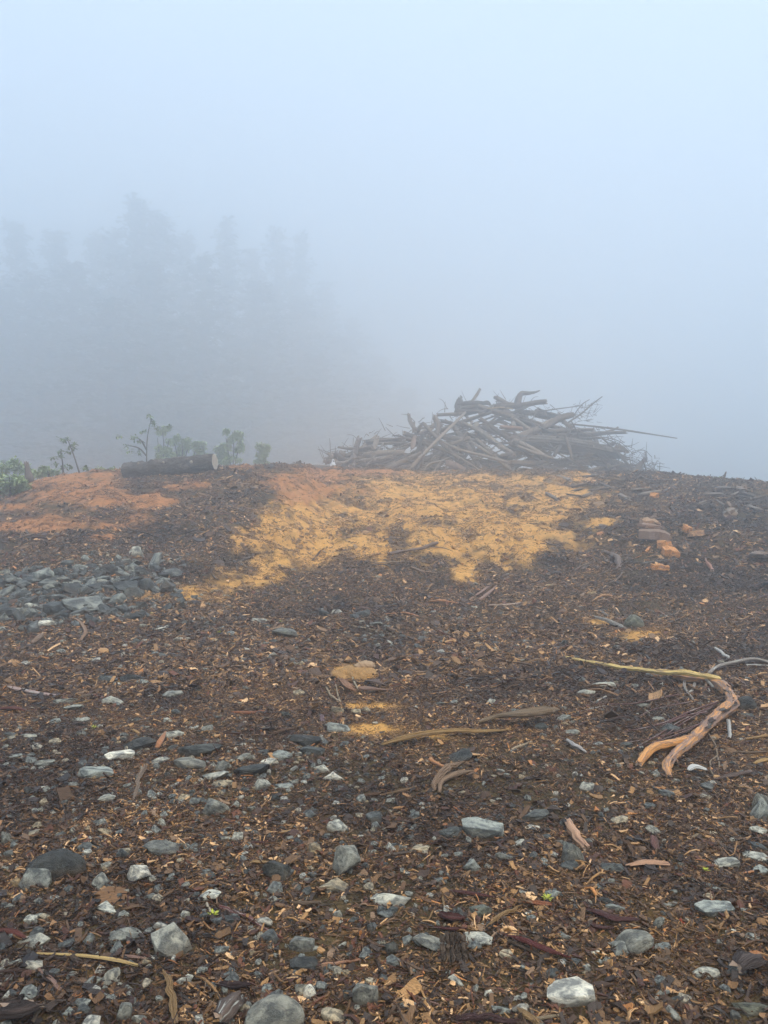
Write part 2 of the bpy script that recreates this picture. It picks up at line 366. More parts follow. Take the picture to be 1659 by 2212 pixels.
def where(px, py, k=0):
    ds = sorted(LM, key=lambda l: (l[1] - px) ** 2 + ((l[2] - py) * 1.3) ** 2)
    ds = [l for l in ds if abs(l[1] - px) + abs(l[2] - py) > 6]
    n, x, y = ds[k]; dx = px - x; dy = py - y
    h = 'right of' if dx > 0 else 'left of'; v = 'in front of' if dy > 0 else 'beyond'
    if abs(dx) > 2.2 * abs(dy): return f'{h} {n}'
    if abs(dy) > 1.6 * abs(dx): return f'{v} {n}'
    return f'{v} and {h} {n}'.replace('of and', 'and')
def uniq(desc, px, py):
    for k in range(12):
        l = f'{desc} {where(px, py, k)}'
        if l not in USED: USED.add(l); return l
    for k in range(5):
        for k2 in range(5):
            l = f'{desc} {where(px, py, k)}'
            n2 = sorted(LM, key=lambda q: (q[1] - px) ** 2 + (q[2] - py) ** 2)[(k + k2 + 1) % 8][0]
            l = ' '.join((l + ' towards ' + n2).split()[:16])
            if l not in USED: USED.add(l); return l
    return l
ROCK_SPOTS = []
def rock(px, py, w, h, tone, label=None, rounded=False, ang=0, group='loose stones lying among the bark chips', var=None):
    base = hit(px, py + h * .28); mpp = base.y / KX; W = w * mpp; Hh = h * mpp
    dep = math.atan2(EYE - base.z, base.y); sa, ca = math.sin(dep), math.cos(dep)
    D = min(.64 * W, .8 * Hh / max(sa, .05)); e = max((Hh - D * sa) / max(ca, .3), .28 * W, .18 * Hh)
    e = min(e, .85 * W + .2 * Hh) * (1.25 if rounded else 1.1)
    if rounded and w > 100: e = min(e, .5 * W)
    me = random.choice(ROUND if rounded else ROCKS) if var is None else (ROUND if rounded else ROCKS)[var]
    o = bpy.data.objects.new('rock', me); COL.objects.link(o)
    sz = e / 1.45
    o.scale = (W / 2 * 1.08, D / 2 * 1.1, sz); o.location = base + Vector((0, D * .15, sz * .42 - .004))
    fl = random.choice((0, math.pi)) if var is None else 0
    tl = random.uniform(-.16, .16)
    o.rotation_euler = (random.uniform(-.12, .12), math.radians(ang) + tl, random.uniform(-.35, .35) + fl)
    c, nm = TONES[tone]; f = random.uniform(.82, 1.22); q = random.uniform(-.02, .02)
    o.color = (c[0] * f * 1.05 + q * .3, c[1] * f, c[2] * f * .93 - q * .3, 1)
    if label is None:
        size = 'tiny' if w < 22 else 'small' if w < 36 else 'medium' if w < 60 else 'large'
        r_ = h / w; shape = 'flat' if r_ < .42 else 'long' if r_ < .55 else 'chunky' if r_ > .85 else 'angular'
        label = uniq(f'{size} {nm} {shape} {"pebble" if w < 22 else "stone"}', px, py)
    tag(o, label, 'rock', group)
    ROCK_SPOTS.append((base.x, base.y + D * .15, W / 2, D / 2))
    return o

R_ = []
def RK(t, L):
    for r in L.strip().split(';'):
        p = r.split(','); cx, cy, w, h = map(float, p[:4]); x, y, k = conv(t, cx, cy)
        lab = p[5].strip() if len(p) > 5 and p[5].strip() else None
        R_.append((x, y, w * k, h * k, p[4].strip(), lab, len(p) > 6))
RK('A', '''222,290,245,145,k,dark round slate boulder standing clear of the chips at the left,R;685,208,170,70,g;598,328,100,85,w;535,225,55,42,c;1188,312,120,105,s;1500,285,120,140,g,leaning pale rock with dark patches near the lower centre;
1440,378,165,45,c;900,412,120,60,p;805,500,50,50,p;470,470,110,45,p;128,520,60,55,p;140,605,130,65,p;520,585,170,95,g;725,615,180,150,p,bulky pale rock beyond the yellow split stick;655,680,50,35,p;990,515,100,50,k;
1300,625,110,85,g;1315,705,140,80,k,small dark boulder in front of a paler grey rock near the bottom;868,740,60,55,b;790,775,90,60,p;1175,915,260,260,g,big rounded grey rock cut by the bottom edge of the photo,R;1338,840,52,65,w,smooth whitish egg-shaped stone right of the big bottom-edge rock,R;
1575,850,115,120,g;1435,930,105,80,c;535,925,80,100,g;295,912,65,45,b;30,165,60,70,g;1465,115,100,60,p;705,98,50,45,p;1025,160,50,50,p;925,40,130,90,g;1020,20,50,35,g;1090,40,50,40,g;
1650,480,60,50,s;1455,500,45,60,p;1485,625,50,35,p;1605,780,60,40,c;300,250,60,30,b;355,270,60,30,c;75,360,60,50,t;400,205,40,28,b;325,435,45,25,g;690,860,45,40,b;1280,385,45,35,s;985,125,35,28,p;645,138,45,30,p;285,215,45,22,s;190,505,50,34,c;1350,640,50,34,p;30,460,60,30,g;235,635,40,24,s;510,795,35,24,p;90,440,55,20,s''')
RK('B', '''425,125,185,110,b,blue-grey crusted rock right of centre with a small dark stone at its left;285,140,100,60,s;650,70,140,40,s;645,118,65,28,w;1015,88,80,38,c;590,185,85,38,p;155,210,95,40,c;810,250,105,115,g;390,280,95,75,b;515,250,80,55,g;
985,300,110,40,s;1480,280,130,30,p;1610,245,110,45,p;1630,305,70,45,b;1630,55,80,90,b;1620,130,90,50,p;1625,200,80,30,s;28,425,165,70,p;28,478,85,50,s;735,405,80,55,b;815,443,42,30,c;625,485,60,35,w;415,480,100,80,o;
960,438,80,40,k;1395,415,50,32,c;1440,480,185,55,b,pale angular blue-grey rock near the right edge of the foreground;1190,535,45,75,g;1085,620,180,125,g,large mottled grey rock slanting down to the right in the foreground;1205,632,80,42,b;780,587,60,30,g;1500,565,50,30,p;1590,590,75,32,p;390,610,150,65,p;200,615,150,75,g;915,655,50,35,w;930,697,32,25,b;
530,672,60,50,c;820,835,205,130,w,pale triangular rock pointing down at the bottom of the photo;320,780,85,40,p;120,735,42,30,b;605,730,30,35,b;510,900,95,48,b;1395,750,120,45,p;1590,890,160,80,o;1040,922,55,35,w;1525,928,60,45,s;105,890,90,45,b;
570,855,60,25,p;1210,835,70,35,g;25,640,70,80,s;10,710,60,30,p;260,240,36,26,g;320,238,42,34,b;710,130,30,20,s;1075,335,32,20,b;965,350,70,35,g;1210,180,30,26,p;280,745,34,34,b;450,830,50,36,p;340,950,40,26,w;1340,120,50,24,p;1430,140,40,22,c;1390,56,34,18,p;1290,280,36,24,g;1440,385,36,24,b;440,50,40,20,s;60,75,36,18,c;1560,470,40,24,b;1240,450,60,18,p;1000,470,90,24,b''')
RK('C', '''110,20,75,50,g;265,38,65,35,k;210,62,85,40,p;495,15,60,30,s;580,35,70,30,k;1240,105,110,50,g;1415,25,55,40,s;1575,22,80,35,s;468,308,90,40,s;580,298,120,50,k,dark slate wedge lying beyond a small blue stone in mid left;620,318,60,30,b;
740,370,100,35,p;490,402,100,30,p;280,400,100,35,g;320,435,90,25,p;240,488,55,30,b;355,478,70,28,p;720,482,60,35,p;765,447,45,35,s;1300,362,60,30,c;1240,460,40,35,s;900,522,55,42,g;40,545,70,35,s;130,553,60,30,p;240,577,52,32,c;
590,590,150,65,k,large dark slate boulder left of the orange splinter;745,545,110,35,p;740,605,80,28,s;415,708,145,75,b,mottled green-grey rock with dark blotches in mid left;520,640,130,30,w;690,660,90,35,p;875,625,190,35,s;820,672,150,50,g;960,685,75,50,g;1070,645,80,45,g;940,722,120,55,p;965,760,90,35,c;
1100,705,160,50,k;1230,635,120,55,b;1325,572,140,62,k,dark square slate rock beyond the slate grey slab near centre;1355,618,110,38,s;1470,520,110,40,b;1470,440,55,45,c;1175,665,100,45,w;1135,765,80,60,p;1235,768,90,30,b;1195,820,60,35,k;890,830,80,40,s;1415,690,90,45,p;1460,722,100,50,w;
460,820,85,45,p;190,840,50,40,c;800,820,50,40,c;270,808,60,30,b;835,795,30,28,s;190,670,90,40,g;1600,440,40,30,c;1550,448,45,30,c;1335,135,40,18,b;1160,150,55,22,g;620,72,45,20,p;700,88,55,22,w;895,62,50,22,b;1125,50,70,25,p;110,235,60,28,p;600,138,65,28,s;355,540,50,24,g;60,640,60,26,b;180,775,50,24,p''')
RK('D', '''1090,62,80,52,o,rounded green-grey rock on the right beside the grey fallen limb,R;785,145,60,40,k;1565,410,90,60,k,black rounded boulder behind the bend of the forked peeled branch,R;340,630,100,60,k;885,760,65,50,p;815,525,60,30,g;1230,515,100,28,s;690,505,60,35,s;475,395,55,35,p;605,218,50,25,p;250,405,50,20,s;
720,322,40,20,b;1635,835,80,100,g;1385,800,35,25,p;790,468,80,25,g;1170,283,80,18,b;960,335,100,22,p;880,360,90,18,p;625,137,40,20,b;635,165,45,20,p;1125,412,55,20,g;1310,380,40,25,s;1050,580,60,30,s;930,575,40,20,b;1220,700,50,20,b;420,150,30,18,c;1190,470,60,18,g;1570,455,60,24,s''')
RK('E', '''740,940,75,50,p,upturned pale rock at the top of the rubble heap;360,1000,70,45,s;230,1065,130,75,b,broad blue-grey boulder at the left of the rubble heap;430,1015,90,35,b;570,1035,90,50,s;690,985,75,30,g;735,1005,80,30,b;670,1085,70,45,k;800,1120,110,85,s,pointed slate boulder at the right end of the rubble heap;720,1160,120,55,s;650,1195,110,60,b;
820,1015,40,35,g;890,1070,60,40,k;795,1050,80,35,s;180,1225,90,35,p;160,1270,130,60,b;330,1290,80,45,k;260,1325,110,50,w;620,1265,70,35,s;740,1285,90,40,k;350,1210,80,35,k;560,1235,60,40,g;510,1130,60,30,k;395,1065,60,35,s;140,1160,90,35,s;
40,1195,70,45,s;30,1290,70,45,b;280,1090,80,35,s;450,1150,70,45,s;360,1105,80,30,b;110,1050,90,30,s;180,1030,80,40,s;560,1085,80,35,b;470,970,60,35,b;630,965,60,30,b;50,1080,80,35,s;20,1050,60,40,g;570,1195,80,30,g;700,1030,70,35,b;500,1240,80,35,b;395,1105,80,35,g;1050,1180,60,30,s;860,1150,50,25,k''')
for r in R_:
    grp = 'rocks heaped in the rubble pile' if (r[1] < 1340 and r[0] < 380) else 'loose stones lying among the bark chips'
    q_ = 1.001 if grp.startswith('rocks') else 1.0
    rock(r[0], r[1], r[2] * q_, r[3] * q_ * 1.1 if q_ > 1 else r[3], r[4], label=r[5], rounded=r[6], group=grp)
n_extra = max(0, 296 - len(R_))
k_ = 0
while k_ < n_extra:
    x = random.uniform(0, 350); y = random.uniform(1200, 1335)
    if y < 1215 + (350 - x) * .10 or y > 1350 - x * .12: continue
    w = random.uniform(16, 32)
    rock(x, y, w, w * random.uniform(.45, .75), random.choice('sskgsbs'), group='rocks heaped in the rubble pile'); k_ += 1

# ------------------------------------------------------------------ instanced ground litter
def gn_scatter(name, P, rot, scl, idx, protos, extra, label):
    me = bpy.data.meshes.new(name); me.vertices.add(len(P)); me.vertices.foreach_set('co', np.asarray(P, np.float32).ravel()); me.update()
    attr(me, 'rot', 'FLOAT_VECTOR', 'POINT', rot); attr(me, 'scl', 'FLOAT_VECTOR', 'POINT', scl)
    a = me.attributes.new('idx', 'INT', 'POINT'); a.data.foreach_set('value', np.asarray(idx, np.int32))
    for k, (t, dta) in extra.items(): attr(me, k, t, 'POINT', dta)
    o = link(name, me); tag(o, label, None, kind='stuff')
    c = bpy.data.collections.new(name + '_shapes')
    for i, pm in enumerate(protos):
        po = bpy.data.objects.new(f'{name}_shape_{i:02d}', pm); c.objects.link(po)
    g = bpy.data.node_groups.new(name, 'GeometryNodeTree')
    g.interface.new_socket('Geometry', in_out='INPUT', socket_type='NodeSocketGeometry')
    g.interface.new_socket('Geometry', in_out='OUTPUT', socket_type='NodeSocketGeometry')
    N = g.nodes.new; L = g.links.new
    gi = N('NodeGroupInput'); go = N('NodeGroupOutput'); iop = N('GeometryNodeInstanceOnPoints'); m2p = N('GeometryNodeMeshToPoints')
    ci = N('GeometryNodeCollectionInfo'); ci.inputs[0].default_value = c; ci.inputs[1].default_value = True; ci.inputs[2].default_value = True
    def na(n, t):
        x = N('GeometryNodeInputNamedAttribute'); x.data_type = t; x.inputs[0].default_value = n; return x.outputs[0]
    L(gi.outputs[0], m2p.inputs[0]); L(m2p.outputs[0], iop.inputs['Points']); L(ci.outputs[0], iop.inputs['Instance'])
    iop.inputs['Pick Instance'].default_value = True
    L(na('idx', 'INT'), iop.inputs['Instance Index']); L(na('scl', 'FLOAT_VECTOR'), iop.inputs['Scale'])
    e2r = N('FunctionNodeEulerToRotation'); L(na('rot', 'FLOAT_VECTOR'), e2r.inputs[0]); L(e2r.outputs[0], iop.inputs['Rotation'])
    L(iop.outputs[0], go.inputs[0])
    md = o.modifiers.new('litter', 'NODES'); md.node_group = g
    return o

def chip_geo(r, L, W, T, kind):
    """one shard: ragged outline, top and bottom, bent and twisted"""
    n = 4; xs = np.linspace(-.5, .5, n); top = []; 
    wl = [r.uniform(.35, .95), r.uniform(.7, 1), r.uniform(.6, 1.1), r.uniform(.2, .95)]
    wr = [r.uniform(.35, .95), r.uniform(.7, 1), r.uniform(.6, 1.1), r.uniform(.2, .95)]
    bend = r.normal() * .12 * L; tw = r.normal() * .4; cup = r.normal() * .12
    V = []
    for i in range(n):
        x = (xs[i] + r.normal() * .04) * L; zb = bend * (4 * xs[i] ** 2 - .4)
        for sgn, w in ((-1, wl[i]), (1, wr[i])):
            y = sgn * w * W / 2; z = zb + tw * xs[i] * y + cup * abs(y)
            V.append((x + r.normal() * .03 * L, y, z + T / 2)); V.append((x, y * .95, z - T / 2))
    F = []
    for i in range(n - 1):
        a = i * 4; b = a + 4      # a: Ltop, a+1 Lbot, a+2 Rtop, a+3 Rbot
        F += [(a, b, b + 2, a + 2), (a + 1, a + 3, b + 3, b + 1), (a, a + 1, b + 1, b), (a + 2, b + 2, b + 3, a + 3)]
    F += [(0, 2, 3, 1), (n * 4 - 4, n * 4 - 3, n * 4 - 1, n * 4 - 2)]
    return np.array(V), F
def cluster(seed, n, spread, long_=1.0, fib=False):
    r = np.random.default_rng(seed); VV = []; FF = []; RN = []; off = 0
    for k in range(n):
        L = np.exp(r.normal() * .5) * .62; kind = r.random()
        W = L * (r.uniform(.14, .3) if kind < .5 else r.uniform(.32, .75)); L *= long_
        if k > n * .6: L *= .45; W *= .5
        if fib and k % 2 == 0: L = r.uniform(1.0, 2.4); W = L * r.uniform(.03, .08)
        V, F = chip_geo(r, L, W, r.uniform(.03, .09), kind)
        M = Euler((r.normal() * .28, r.normal() * .28, r.uniform(0, 6.283))).to_matrix()
        V = V @ np.array(M).T + np.array([r.uniform(-spread, spread), r.uniform(-spread, spread), r.uniform(0, .22)])
        VV.append(V); FF += [tuple(i + off for i in f) for f in F]; off += len(V); RN += [r.random()] * len(V)
    me = mesh('chip_cluster', np.vstack(VV), FF, False); attr(me, 'rnd', 'FLOAT', 'POINT', RN); me.materials.append(M_chip); return me
CL = [cluster(500 + i, 8, 1.25, fib=i % 3 == 0) for i in range(27)] + [cluster(560 + i, 14, .8) for i in range(4)]

def polar(n, r0, r1, a=40, pw=1.0):
    u = rng.random(n); R = (r0 ** (1 + pw) + u * (r1 ** (1 + pw) - r0 ** (1 + pw))) ** (1 / (1 + pw))
    A = np.radians(rng.uniform(-a, a, n)); return R * np.sin(A), R * np.cos(A), R
def litter(name, n, r0, r1, s0, s1, thin, label, keep=1.0, a=37):
    x, y, R = polar(n, r0, r1, a); z = H(x, y); my, mo = masks(x, y, z); cl = np.clip(my + mo, 0, 1)
    dens = fbm(x * .8, y * .8, 91, 4)
    p = (1 - thin * cl) * (.42 + .6 * sstep(.34, .5, dens)); ok = rng.random(n) < p * keep
    px, py = to_px(x, y, z)
    if r0 > 9: ok &= ~((px < 250) & (py < 1045) & (rng.random(n) < .8))
    for rx_, ry_, ra, rb in ROCK_SPOTS:
        if r0 - 1 < math.hypot(rx_, ry_) < r1 + 1: ok &= ((x - rx_) / (ra * .95)) ** 2 + ((y - ry_) / (rb * .95)) ** 2 > 1
    x, y, z, my, mo, cl, R, px = [q[ok] for q in (x, y, z, my, mo, cl, R, px)]; m = len(x)
    s = np.exp(rng.normal(size=m) * .28) * rng.uniform(s0, s1, m) * (1 - .45 * cl)
    gx = (H(x + .15, y) - H(x - .15, y)) / .3; gy = (H(x, y + .15) - H(x, y - .15)) / .3
    rz = rng.uniform(0, 6.283, m)
    rx = np.arctan(gy) ; ry = -np.arctan(gx)
    # rotate flat cluster about z first, then lean with the slope: euler XYZ applies x, y, z in turn, so lean axes are turned back by rz
    lx = rx * np.cos(rz) + ry * np.sin(rz); ly = -rx * np.sin(rz) + ry * np.cos(rz)
    rot = np.stack([lx + rng.normal(size=m) * .1, ly + rng.normal(size=m) * .1, rz], 1)
    scl = np.stack([s, s, s * rng.uniform(.8, 1.25, m)], 1)
    P = np.stack([x, y, z + heap(x, y, cl) + s * .02], 1)
    v = rng.uniform(.75, 1.2, m)
    cc = np.where((my > mo)[:, None], np.array([[.66, .35, .10]]), np.array([[.48, .20, .065]])) * v[:, None]
    tone = (fbm(x * .5, y * .5, 77, 3) * .25 + rng.random(m)) % 1.0
    gn_scatter(name, P, rot, scl, rng.integers(0, len(CL), m), CL,
               {'tone': ('FLOAT', tone), 'damp': ('FLOAT', sstep(.42, .62, fbm(x * .9 + 30, y * .7, 83, 4)) * (1 - cl)), 'clayf': ('FLOAT', np.clip(cl * .62, 0, 1)), 'clay': ('FLOAT_COLOR', np.hstack([cc, np.ones((m, 1))]))}, label)
litter('bark_chips', 108000, 1.7, 7.5, .020, .036, .5, 'dark brown bark chips and splinters covering the foreground landing', a=60)
litter('bark_mulch', 78000, 7.0, 15.5, .044, .074, .8, 'brown bark mulch spread over the middle of the landing', a=44)
litter('slope_mulch', 66000, 15, 34, .065, .13, .34, 'coarse grey-brown bark mulch on the slope up to the crest')
# a few larger flakes among them
litter('bark_flakes', 380, 1.8, 9, .045, .075, .6, 'larger flakes of bark scattered among the fine chips')

PEB = []
for i in range(8):
    m_ = slab_mesh(700 + i) if i % 2 else rock_mesh(700 + i, 3, 14); m_.materials.append(M_grav); PEB.append(m_)
def pebbles(name, n, r0, r1, s0, s1, label, dens=1.0):
    x, y, R = polar(n, r0, r1, 46); z = H(x, y); cl = fbm(x * .45 + 5, y * .45, 61, 3)
    px, py = to_px(x, y, z)
    left = 1 / (1 + np.exp((px - 900) / 220)); ok = rng.random(n) < dens * sstep(.3, .62, cl) * (.30 + .7 * left) * (1 - .85 * sstep(9, 13, y) * (px > 420))
    x, y, z = x[ok], y[ok], z[ok]; m = len(x); s = rng.uniform(s0, s1, m) * np.exp(rng.normal(size=m) * .35)
    gn_scatter(name, np.stack([x, y, z + s * .28], 1), rng.normal(size=(m, 3)) * np.array([[.25, .25, 3]]), np.stack([s * rng.uniform(.8, 1.5, m), s, s * rng.uniform(.5, .9, m)], 1),
               rng.integers(0, len(PEB), m), PEB, {'tone': ('FLOAT', rng.random(m))}, label)
def rubble(n=900):
    P = []; Sx = []; T = []; r = random.Random(3)
    while len(P) < n:
        px = r.uniform(-40, 400); py = r.uniform(1190, 1375)
        if py < 1212 + (350 - px) * .08 or py > 1378 - max(px, 0) * .14: continue
        if (px > 300 or py > 1330) and r.random() < .65: continue
        g = hit(px, py); s_ = .038 * math.exp(r.gauss(0, .5)); P.append(g + Vector((0, 0, s_ * .3))); Sx.append((s_ * r.uniform(1, 1.8), s_, s_ * r.uniform(.4, .8))); T.append(r.choice((0, 0, .05, .12, .25, .4, .5)))
    A = np.array([tuple(p) for p in P]); gn_scatter('rubble', A, rng.normal(size=(n, 3)) * np.array([[.4, .4, 3]]), np.array(Sx), rng.integers(0, len(SHD), n), SHD, {'tone': ('FLOAT', T)}, 'small dark blue-grey stone shards between the rocks of the rubble heap')
SHD = [slab_mesh(760 + i) for i in range(6)]
for m_ in SHD: m_.materials.append(M_grav)
rubble()
pebbles('gravel', 11500, 1.8, 8, .007, .019, 'small grey gravel mixed into the bark chips')
pebbles('far_gravel', 6000, 8, 15, .014, .034, 'pale gravel thinning out towards the slope')

# ------------------------------------------------------------------ wood shapes
def smooth_path(P, sub=4):
    P = [Vector(p) for p in P]
    if len(P) < 3:
        a, b = P[0], P[-1]; return [a.lerp(b, i / (sub * 2)) for i in range(sub * 2 + 1)]
    Q = [P[0] * 2 - P[1]] + P + [P[-1] * 2 - P[-2]]; out = []
    for i in range(1, len(Q) - 2):
        for k in range(sub):
            t = k / sub; a, b, c, e = Q[i - 1], Q[i], Q[i + 1], Q[i + 2]
            out.append(.5 * ((2 * b) + (c - a) * t + (2 * a - 5 * b + 4 * c - e) * t * t + (3 * b - a - 3 * c + e) * t ** 3))
    out.append(P[-1]); return out
def tube_geo(P, R, n=9, flat=1.0, rough=.10, ends='ragged', seed=0, sub=4):
    r = np.random.default_rng(seed); C = smooth_path(P, sub); m = len(C)
    Rr = np.interp(np.linspace(0, 1, m), np.linspace(0, 1, len(R)), R)
    V = []; G = []; u = 0
    base = r.uniform(0, 50); amp = rough
    off = r.uniform(0, 9)
    for i, c in enumerate(C):
        if i: u += (C[i] - C[i - 1]).length
        dr = (C[min(i + 1, m - 1)] - C[max(i - 1, 0)]).normalized()
        up = Vector((0, 0, 1)) if abs(dr.z) < .9 else Vector((0, -1, 0))
        sd = dr.cross(up).normalized(); up = sd.cross(dr).normalized()
        for k in range(n):
            a = 6.28318 * k / n
            q = 1 + amp * 2 * (float(vnoise(u / max(Rr[i], .004) * .35 + base, k * 1.3 + base, seed)) - .5) + (amp * 1.5 * (float(vnoise(u / max(Rr[i], .004) * 1.1 + base, k * 2.7, seed + 5)) - .5) if sub > 4 else 0) + amp * 1.2 * math.sin(k * 2.4 + off)
            rad = Rr[i] * q
            e = 0
            if ends == 'ragged' and i in (0, m - 1): e = r.uniform(-.9, .9) * Rr[i]
            if ends == 'split' and i in (0, m - 1): e = r.uniform(-.6, 2.8) * Rr[i] * (1 if i else -1)
            p = c + sd * math.cos(a) * rad + up * math.sin(a) * rad * flat + dr * e
            V.append(p); G.append((u, math.cos(a) * .35, math.sin(a) * .35))
    F = [(i * n + k, i * n + (k + 1) % n, (i + 1) * n + (k + 1) % n, (i + 1) * n + k) for i in range(m - 1) for k in range(n)]
    F = [f[::-1] for f in F]
    caps = []
    V.append(C[0]); G.append((0, 0, 0)); V.append(C[-1]); G.append((u, 0, 0)); b = len(V) - 2
    caps += [(b, k, (k + 1) % n) for k in range(n)][::1]
    caps = [(b, (k + 1) % n, k) for k in range(n)][::-1]; caps = [(c0, c2, c1) for c0, c1, c2 in caps]
    e0 = (m - 1) * n; caps2 = [(b + 1, e0 + (k + 1) % n, e0 + k) for k in range(n)]
    G = np.array(G); G[:, 0] *= 1.0; G += r.uniform(0, 40)
    return V, F, caps + caps2, G
def wood_mesh(tubes, capmat=True):
    V = []; F = []; G = []; cap = []
    for t in tubes:
        v, f, c, g = t; o = len(V); V += v; G.append(g); F += [tuple(i + o for i in q) for q in f]; k0 = len(F)
        F += [tuple(i + o for i in q) for q in c]; cap += list(range(k0, len(F)))
    me = mesh('wood', V, F, True); attr(me, 'grain', 'FLOAT_VECTOR', 'POINT', np.vstack(G))
    mi = np.zeros(len(F), np.int32)
    if capmat: mi[cap] = 1
    me.polygons.foreach_set('material_index', mi); sm = np.ones(len(F), bool); sm[cap] = False; me.polygons.foreach_set('use_smooth', sm)
    return me
SEED = [1]
def gpath(t, pts, w, lift=None):
    """pts in crop coordinates (x, y[, extra lift in radii]) laid on the ground"""
    P = []; R = []; ws = w if isinstance(w, (list, tuple)) else [w]
    for i, p in enumerate(pts):
        x, y, k = conv(t, p[0], p[1]); g = hit(x, y); wk = np.interp(i / max(len(pts) - 1, 1), np.linspace(0, 1, len(ws)), ws)
        r = wk * k * .5 * g.y / KX; lf = .8 + (p[2] if len(p) > 2 else 0)
        P.append(hit(x, y, r * lf + (.006 if y > 1300 else .02))); R.append(r)
    return P, R
def bundle(P, R, flat, rough, seed):
    """torn wood: overlapping strands of unequal length lying side by side"""
    r = np.random.default_rng(seed + 900); C = smooth_path(P, 6); m = len(C); Rr = np.interp(np.linspace(0, 1, m), np.linspace(0, 1, len(R)), R); Rm = float(np.mean(R)); Rr = np.maximum(Rr, Rm * .55)
    out = []; ns = 10
    for k in range(ns):
        lat = (k + .5) / ns * 2 - 1; a = int(m * r.uniform(0, .22) * (k not in (4, 5))); b = m - int(m * r.uniform(0, .25) * (k not in (3, 6)))
        if b - a < 4: continue
        Q = []; RR = []; dr = r.normal() * .12
        for i in range(a, b):
            d1 = (C[min(i + 1, m - 1)] - C[max(i - 1, 0)]).normalized(); up = Vector((0, 0, 1)) if abs(d1.z) < .9 else Vector((0, -1, 0)); sd = d1.cross(up).normalized()
            Q.append(C[i] + sd * Rr[i] * (lat * .88 + dr * (i - a) / m) + Vector((0, 0, Rr[i] * flat * (r.normal() * .03 + .35 * math.cos(lat * 1.5) + .22 * math.sin(seed + k * 2.3)))))
            RR.append(Rr[i] * (.20 + .06 * ((k * 7) % 3)) * (.5 + .5 * math.sin(min(1, (i - a + .4) / 2.5, (b - i) / 2.5) * 1.57)))
        out.append(tube_geo(Q[::2] + ([Q[-1]] if len(Q) % 2 == 0 else []), RR, 6, .9, .25, 'ragged', seed * 17 + k))
    return out
def stick(name, t, pts, w, color, label, cat=None, mat=None, flat=1.0, rough=.12, ends='ragged', n=9, cap=None, group=None, extra=()):
    SEED[0] += 1; P, R = gpath(t, pts, w)
    if flat > .8:
        rj = random.Random(SEED[0]); Q = []
        for i in range(len(P) - 1):
            Q.append(P[i])
            for u in (.35, .7):
                q = P[i].lerp(P[i + 1], u); a_ = R[i] * .55; Q.append(q + Vector((rj.uniform(-a_, a_), rj.uniform(-a_, a_), rj.uniform(-a_, a_) * .4)))
        Q.append(P[-1]); R = list(np.interp(np.linspace(0, 1, len(Q)), np.linspace(0, 1, len(R)), R) * np.array([rj.uniform(.85, 1.15) for _ in Q])); P = Q
        rough = max(rough, .18)
    tb = bundle(P, R, flat, rough, SEED[0]) if ends == 'split' else [tube_geo(P, R, n + 4, flat, rough * 1.15, ends, SEED[0], 5 if flat > .8 else 9)]
    me = wood_mesh(tb); o = link(name, me, [mat or M_wood, cap or M_cut]); o.color = (*color, 1)
    for en, ep, ew in extra:
        SEED[0] += 1; P, R = gpath(t, ep, ew); c = link(en, wood_mesh([tube_geo(P, R, max(5, n - 2), 1, rough, 'ragged', SEED[0])]), [mat or M_wood, cap or M_cut], o); c.color = (*color, 1)
    USED.add(label); tag(o, label, cat or name.replace('_', ' '), group)
    return o
ORANGE = (.60, .27, .09); TAN = (.46, .30, .14); PEACH = (.60, .36, .22); GREYB = (.24, .19, .145); BROWN = (.16, .095, .06); REDBK = (.10, .028, .024); PALE = (.50, .41, .29); YELL = (.70, .52, .20); PINK = (.40, .26, .22); GREY = (.27, .27, .26); DKBR = (.07, .045, .035)
# foreground, lower left
stick('stick', 'A', [(100, 662), (300, 668, .6), (480, 688, .6), (600, 715)], [9, 15, 20, 14], YELL, 'yellow split stick lying flat across the lower left corner', mat=M_peel, ends='split', flat=.7)
stick('stick', 'A', [(0, 650), (160, 672), (320, 690), (465, 700)], [14, 16, 12, 6], DKBR, 'dark strip tucked under the yellow split stick', 'bark', flat=.5)  # flattened dark brown strip running just below the yellow split stick
stick('stick', 'A', [(150, 705), (205, 765), (265, 825)], [10, 16, 18], PINK, 'short pinkish-brown stick leaning in front of the yellow split stick')
stick('stick', 'A', [(702, 735), (735, 800, .5), (748, 880, .5), (760, 968)], [14, 30, 34, 36], TAN, 'upright weathered stick split along its grain at the bottom edge', ends='split', rough=.22)
stick('twig', 'A', [(945, 462), (1060, 500, .8), (1150, 560), (1225, 598)], [16, 14, 12, 5], (.16, .05, .045), 'red twig speckled with white lichen running down to the right', mat=M_lich)
stick('twig', 'A', [(892, 445), (905, 470), (925, 502)], 9, PALE, 'short pale twig beside the lower left seedling', mat=M_lich)
stick('stick', 'A', [(1392, 715), (1470, 702), (1555, 690)], [16, 13, 9], (.42, .22, .12), 'orange-brown stick right of the small dark boulder', mat=M_peel)
stick('bark_strip', 'A', [(515, 672), (570, 676), (625, 684)], [12, 18, 14], PINK, 'pinkish bark strip left of the bulky pale rock', 'bark', flat=.4)
stick('stick', 'A', [(138, 958), (165, 915, .5), (195, 872)], [18, 16, 10], GREYB, 'dark weathered stick standing at the bottom left corner', ends='split')
stick('wood_sliver', 'A', [(1215, 140), (1262, 132), (1305, 126)], [14, 18, 8], TAN, 'tan wood sliver beyond and left of the leaning pale rock', 'wood', flat=.5)
stick('wood_sliver', 'A', [(478, 862), (520, 864), (560, 868)], 7, TAN, 'thin tan sliver left of the upright weathered stick', 'wood', flat=.6)
stick('stick', 'A', [(385, 830), (430, 868)], [9, 8], TAN, 'short tan stick between the yellow stick and the bottom edge')
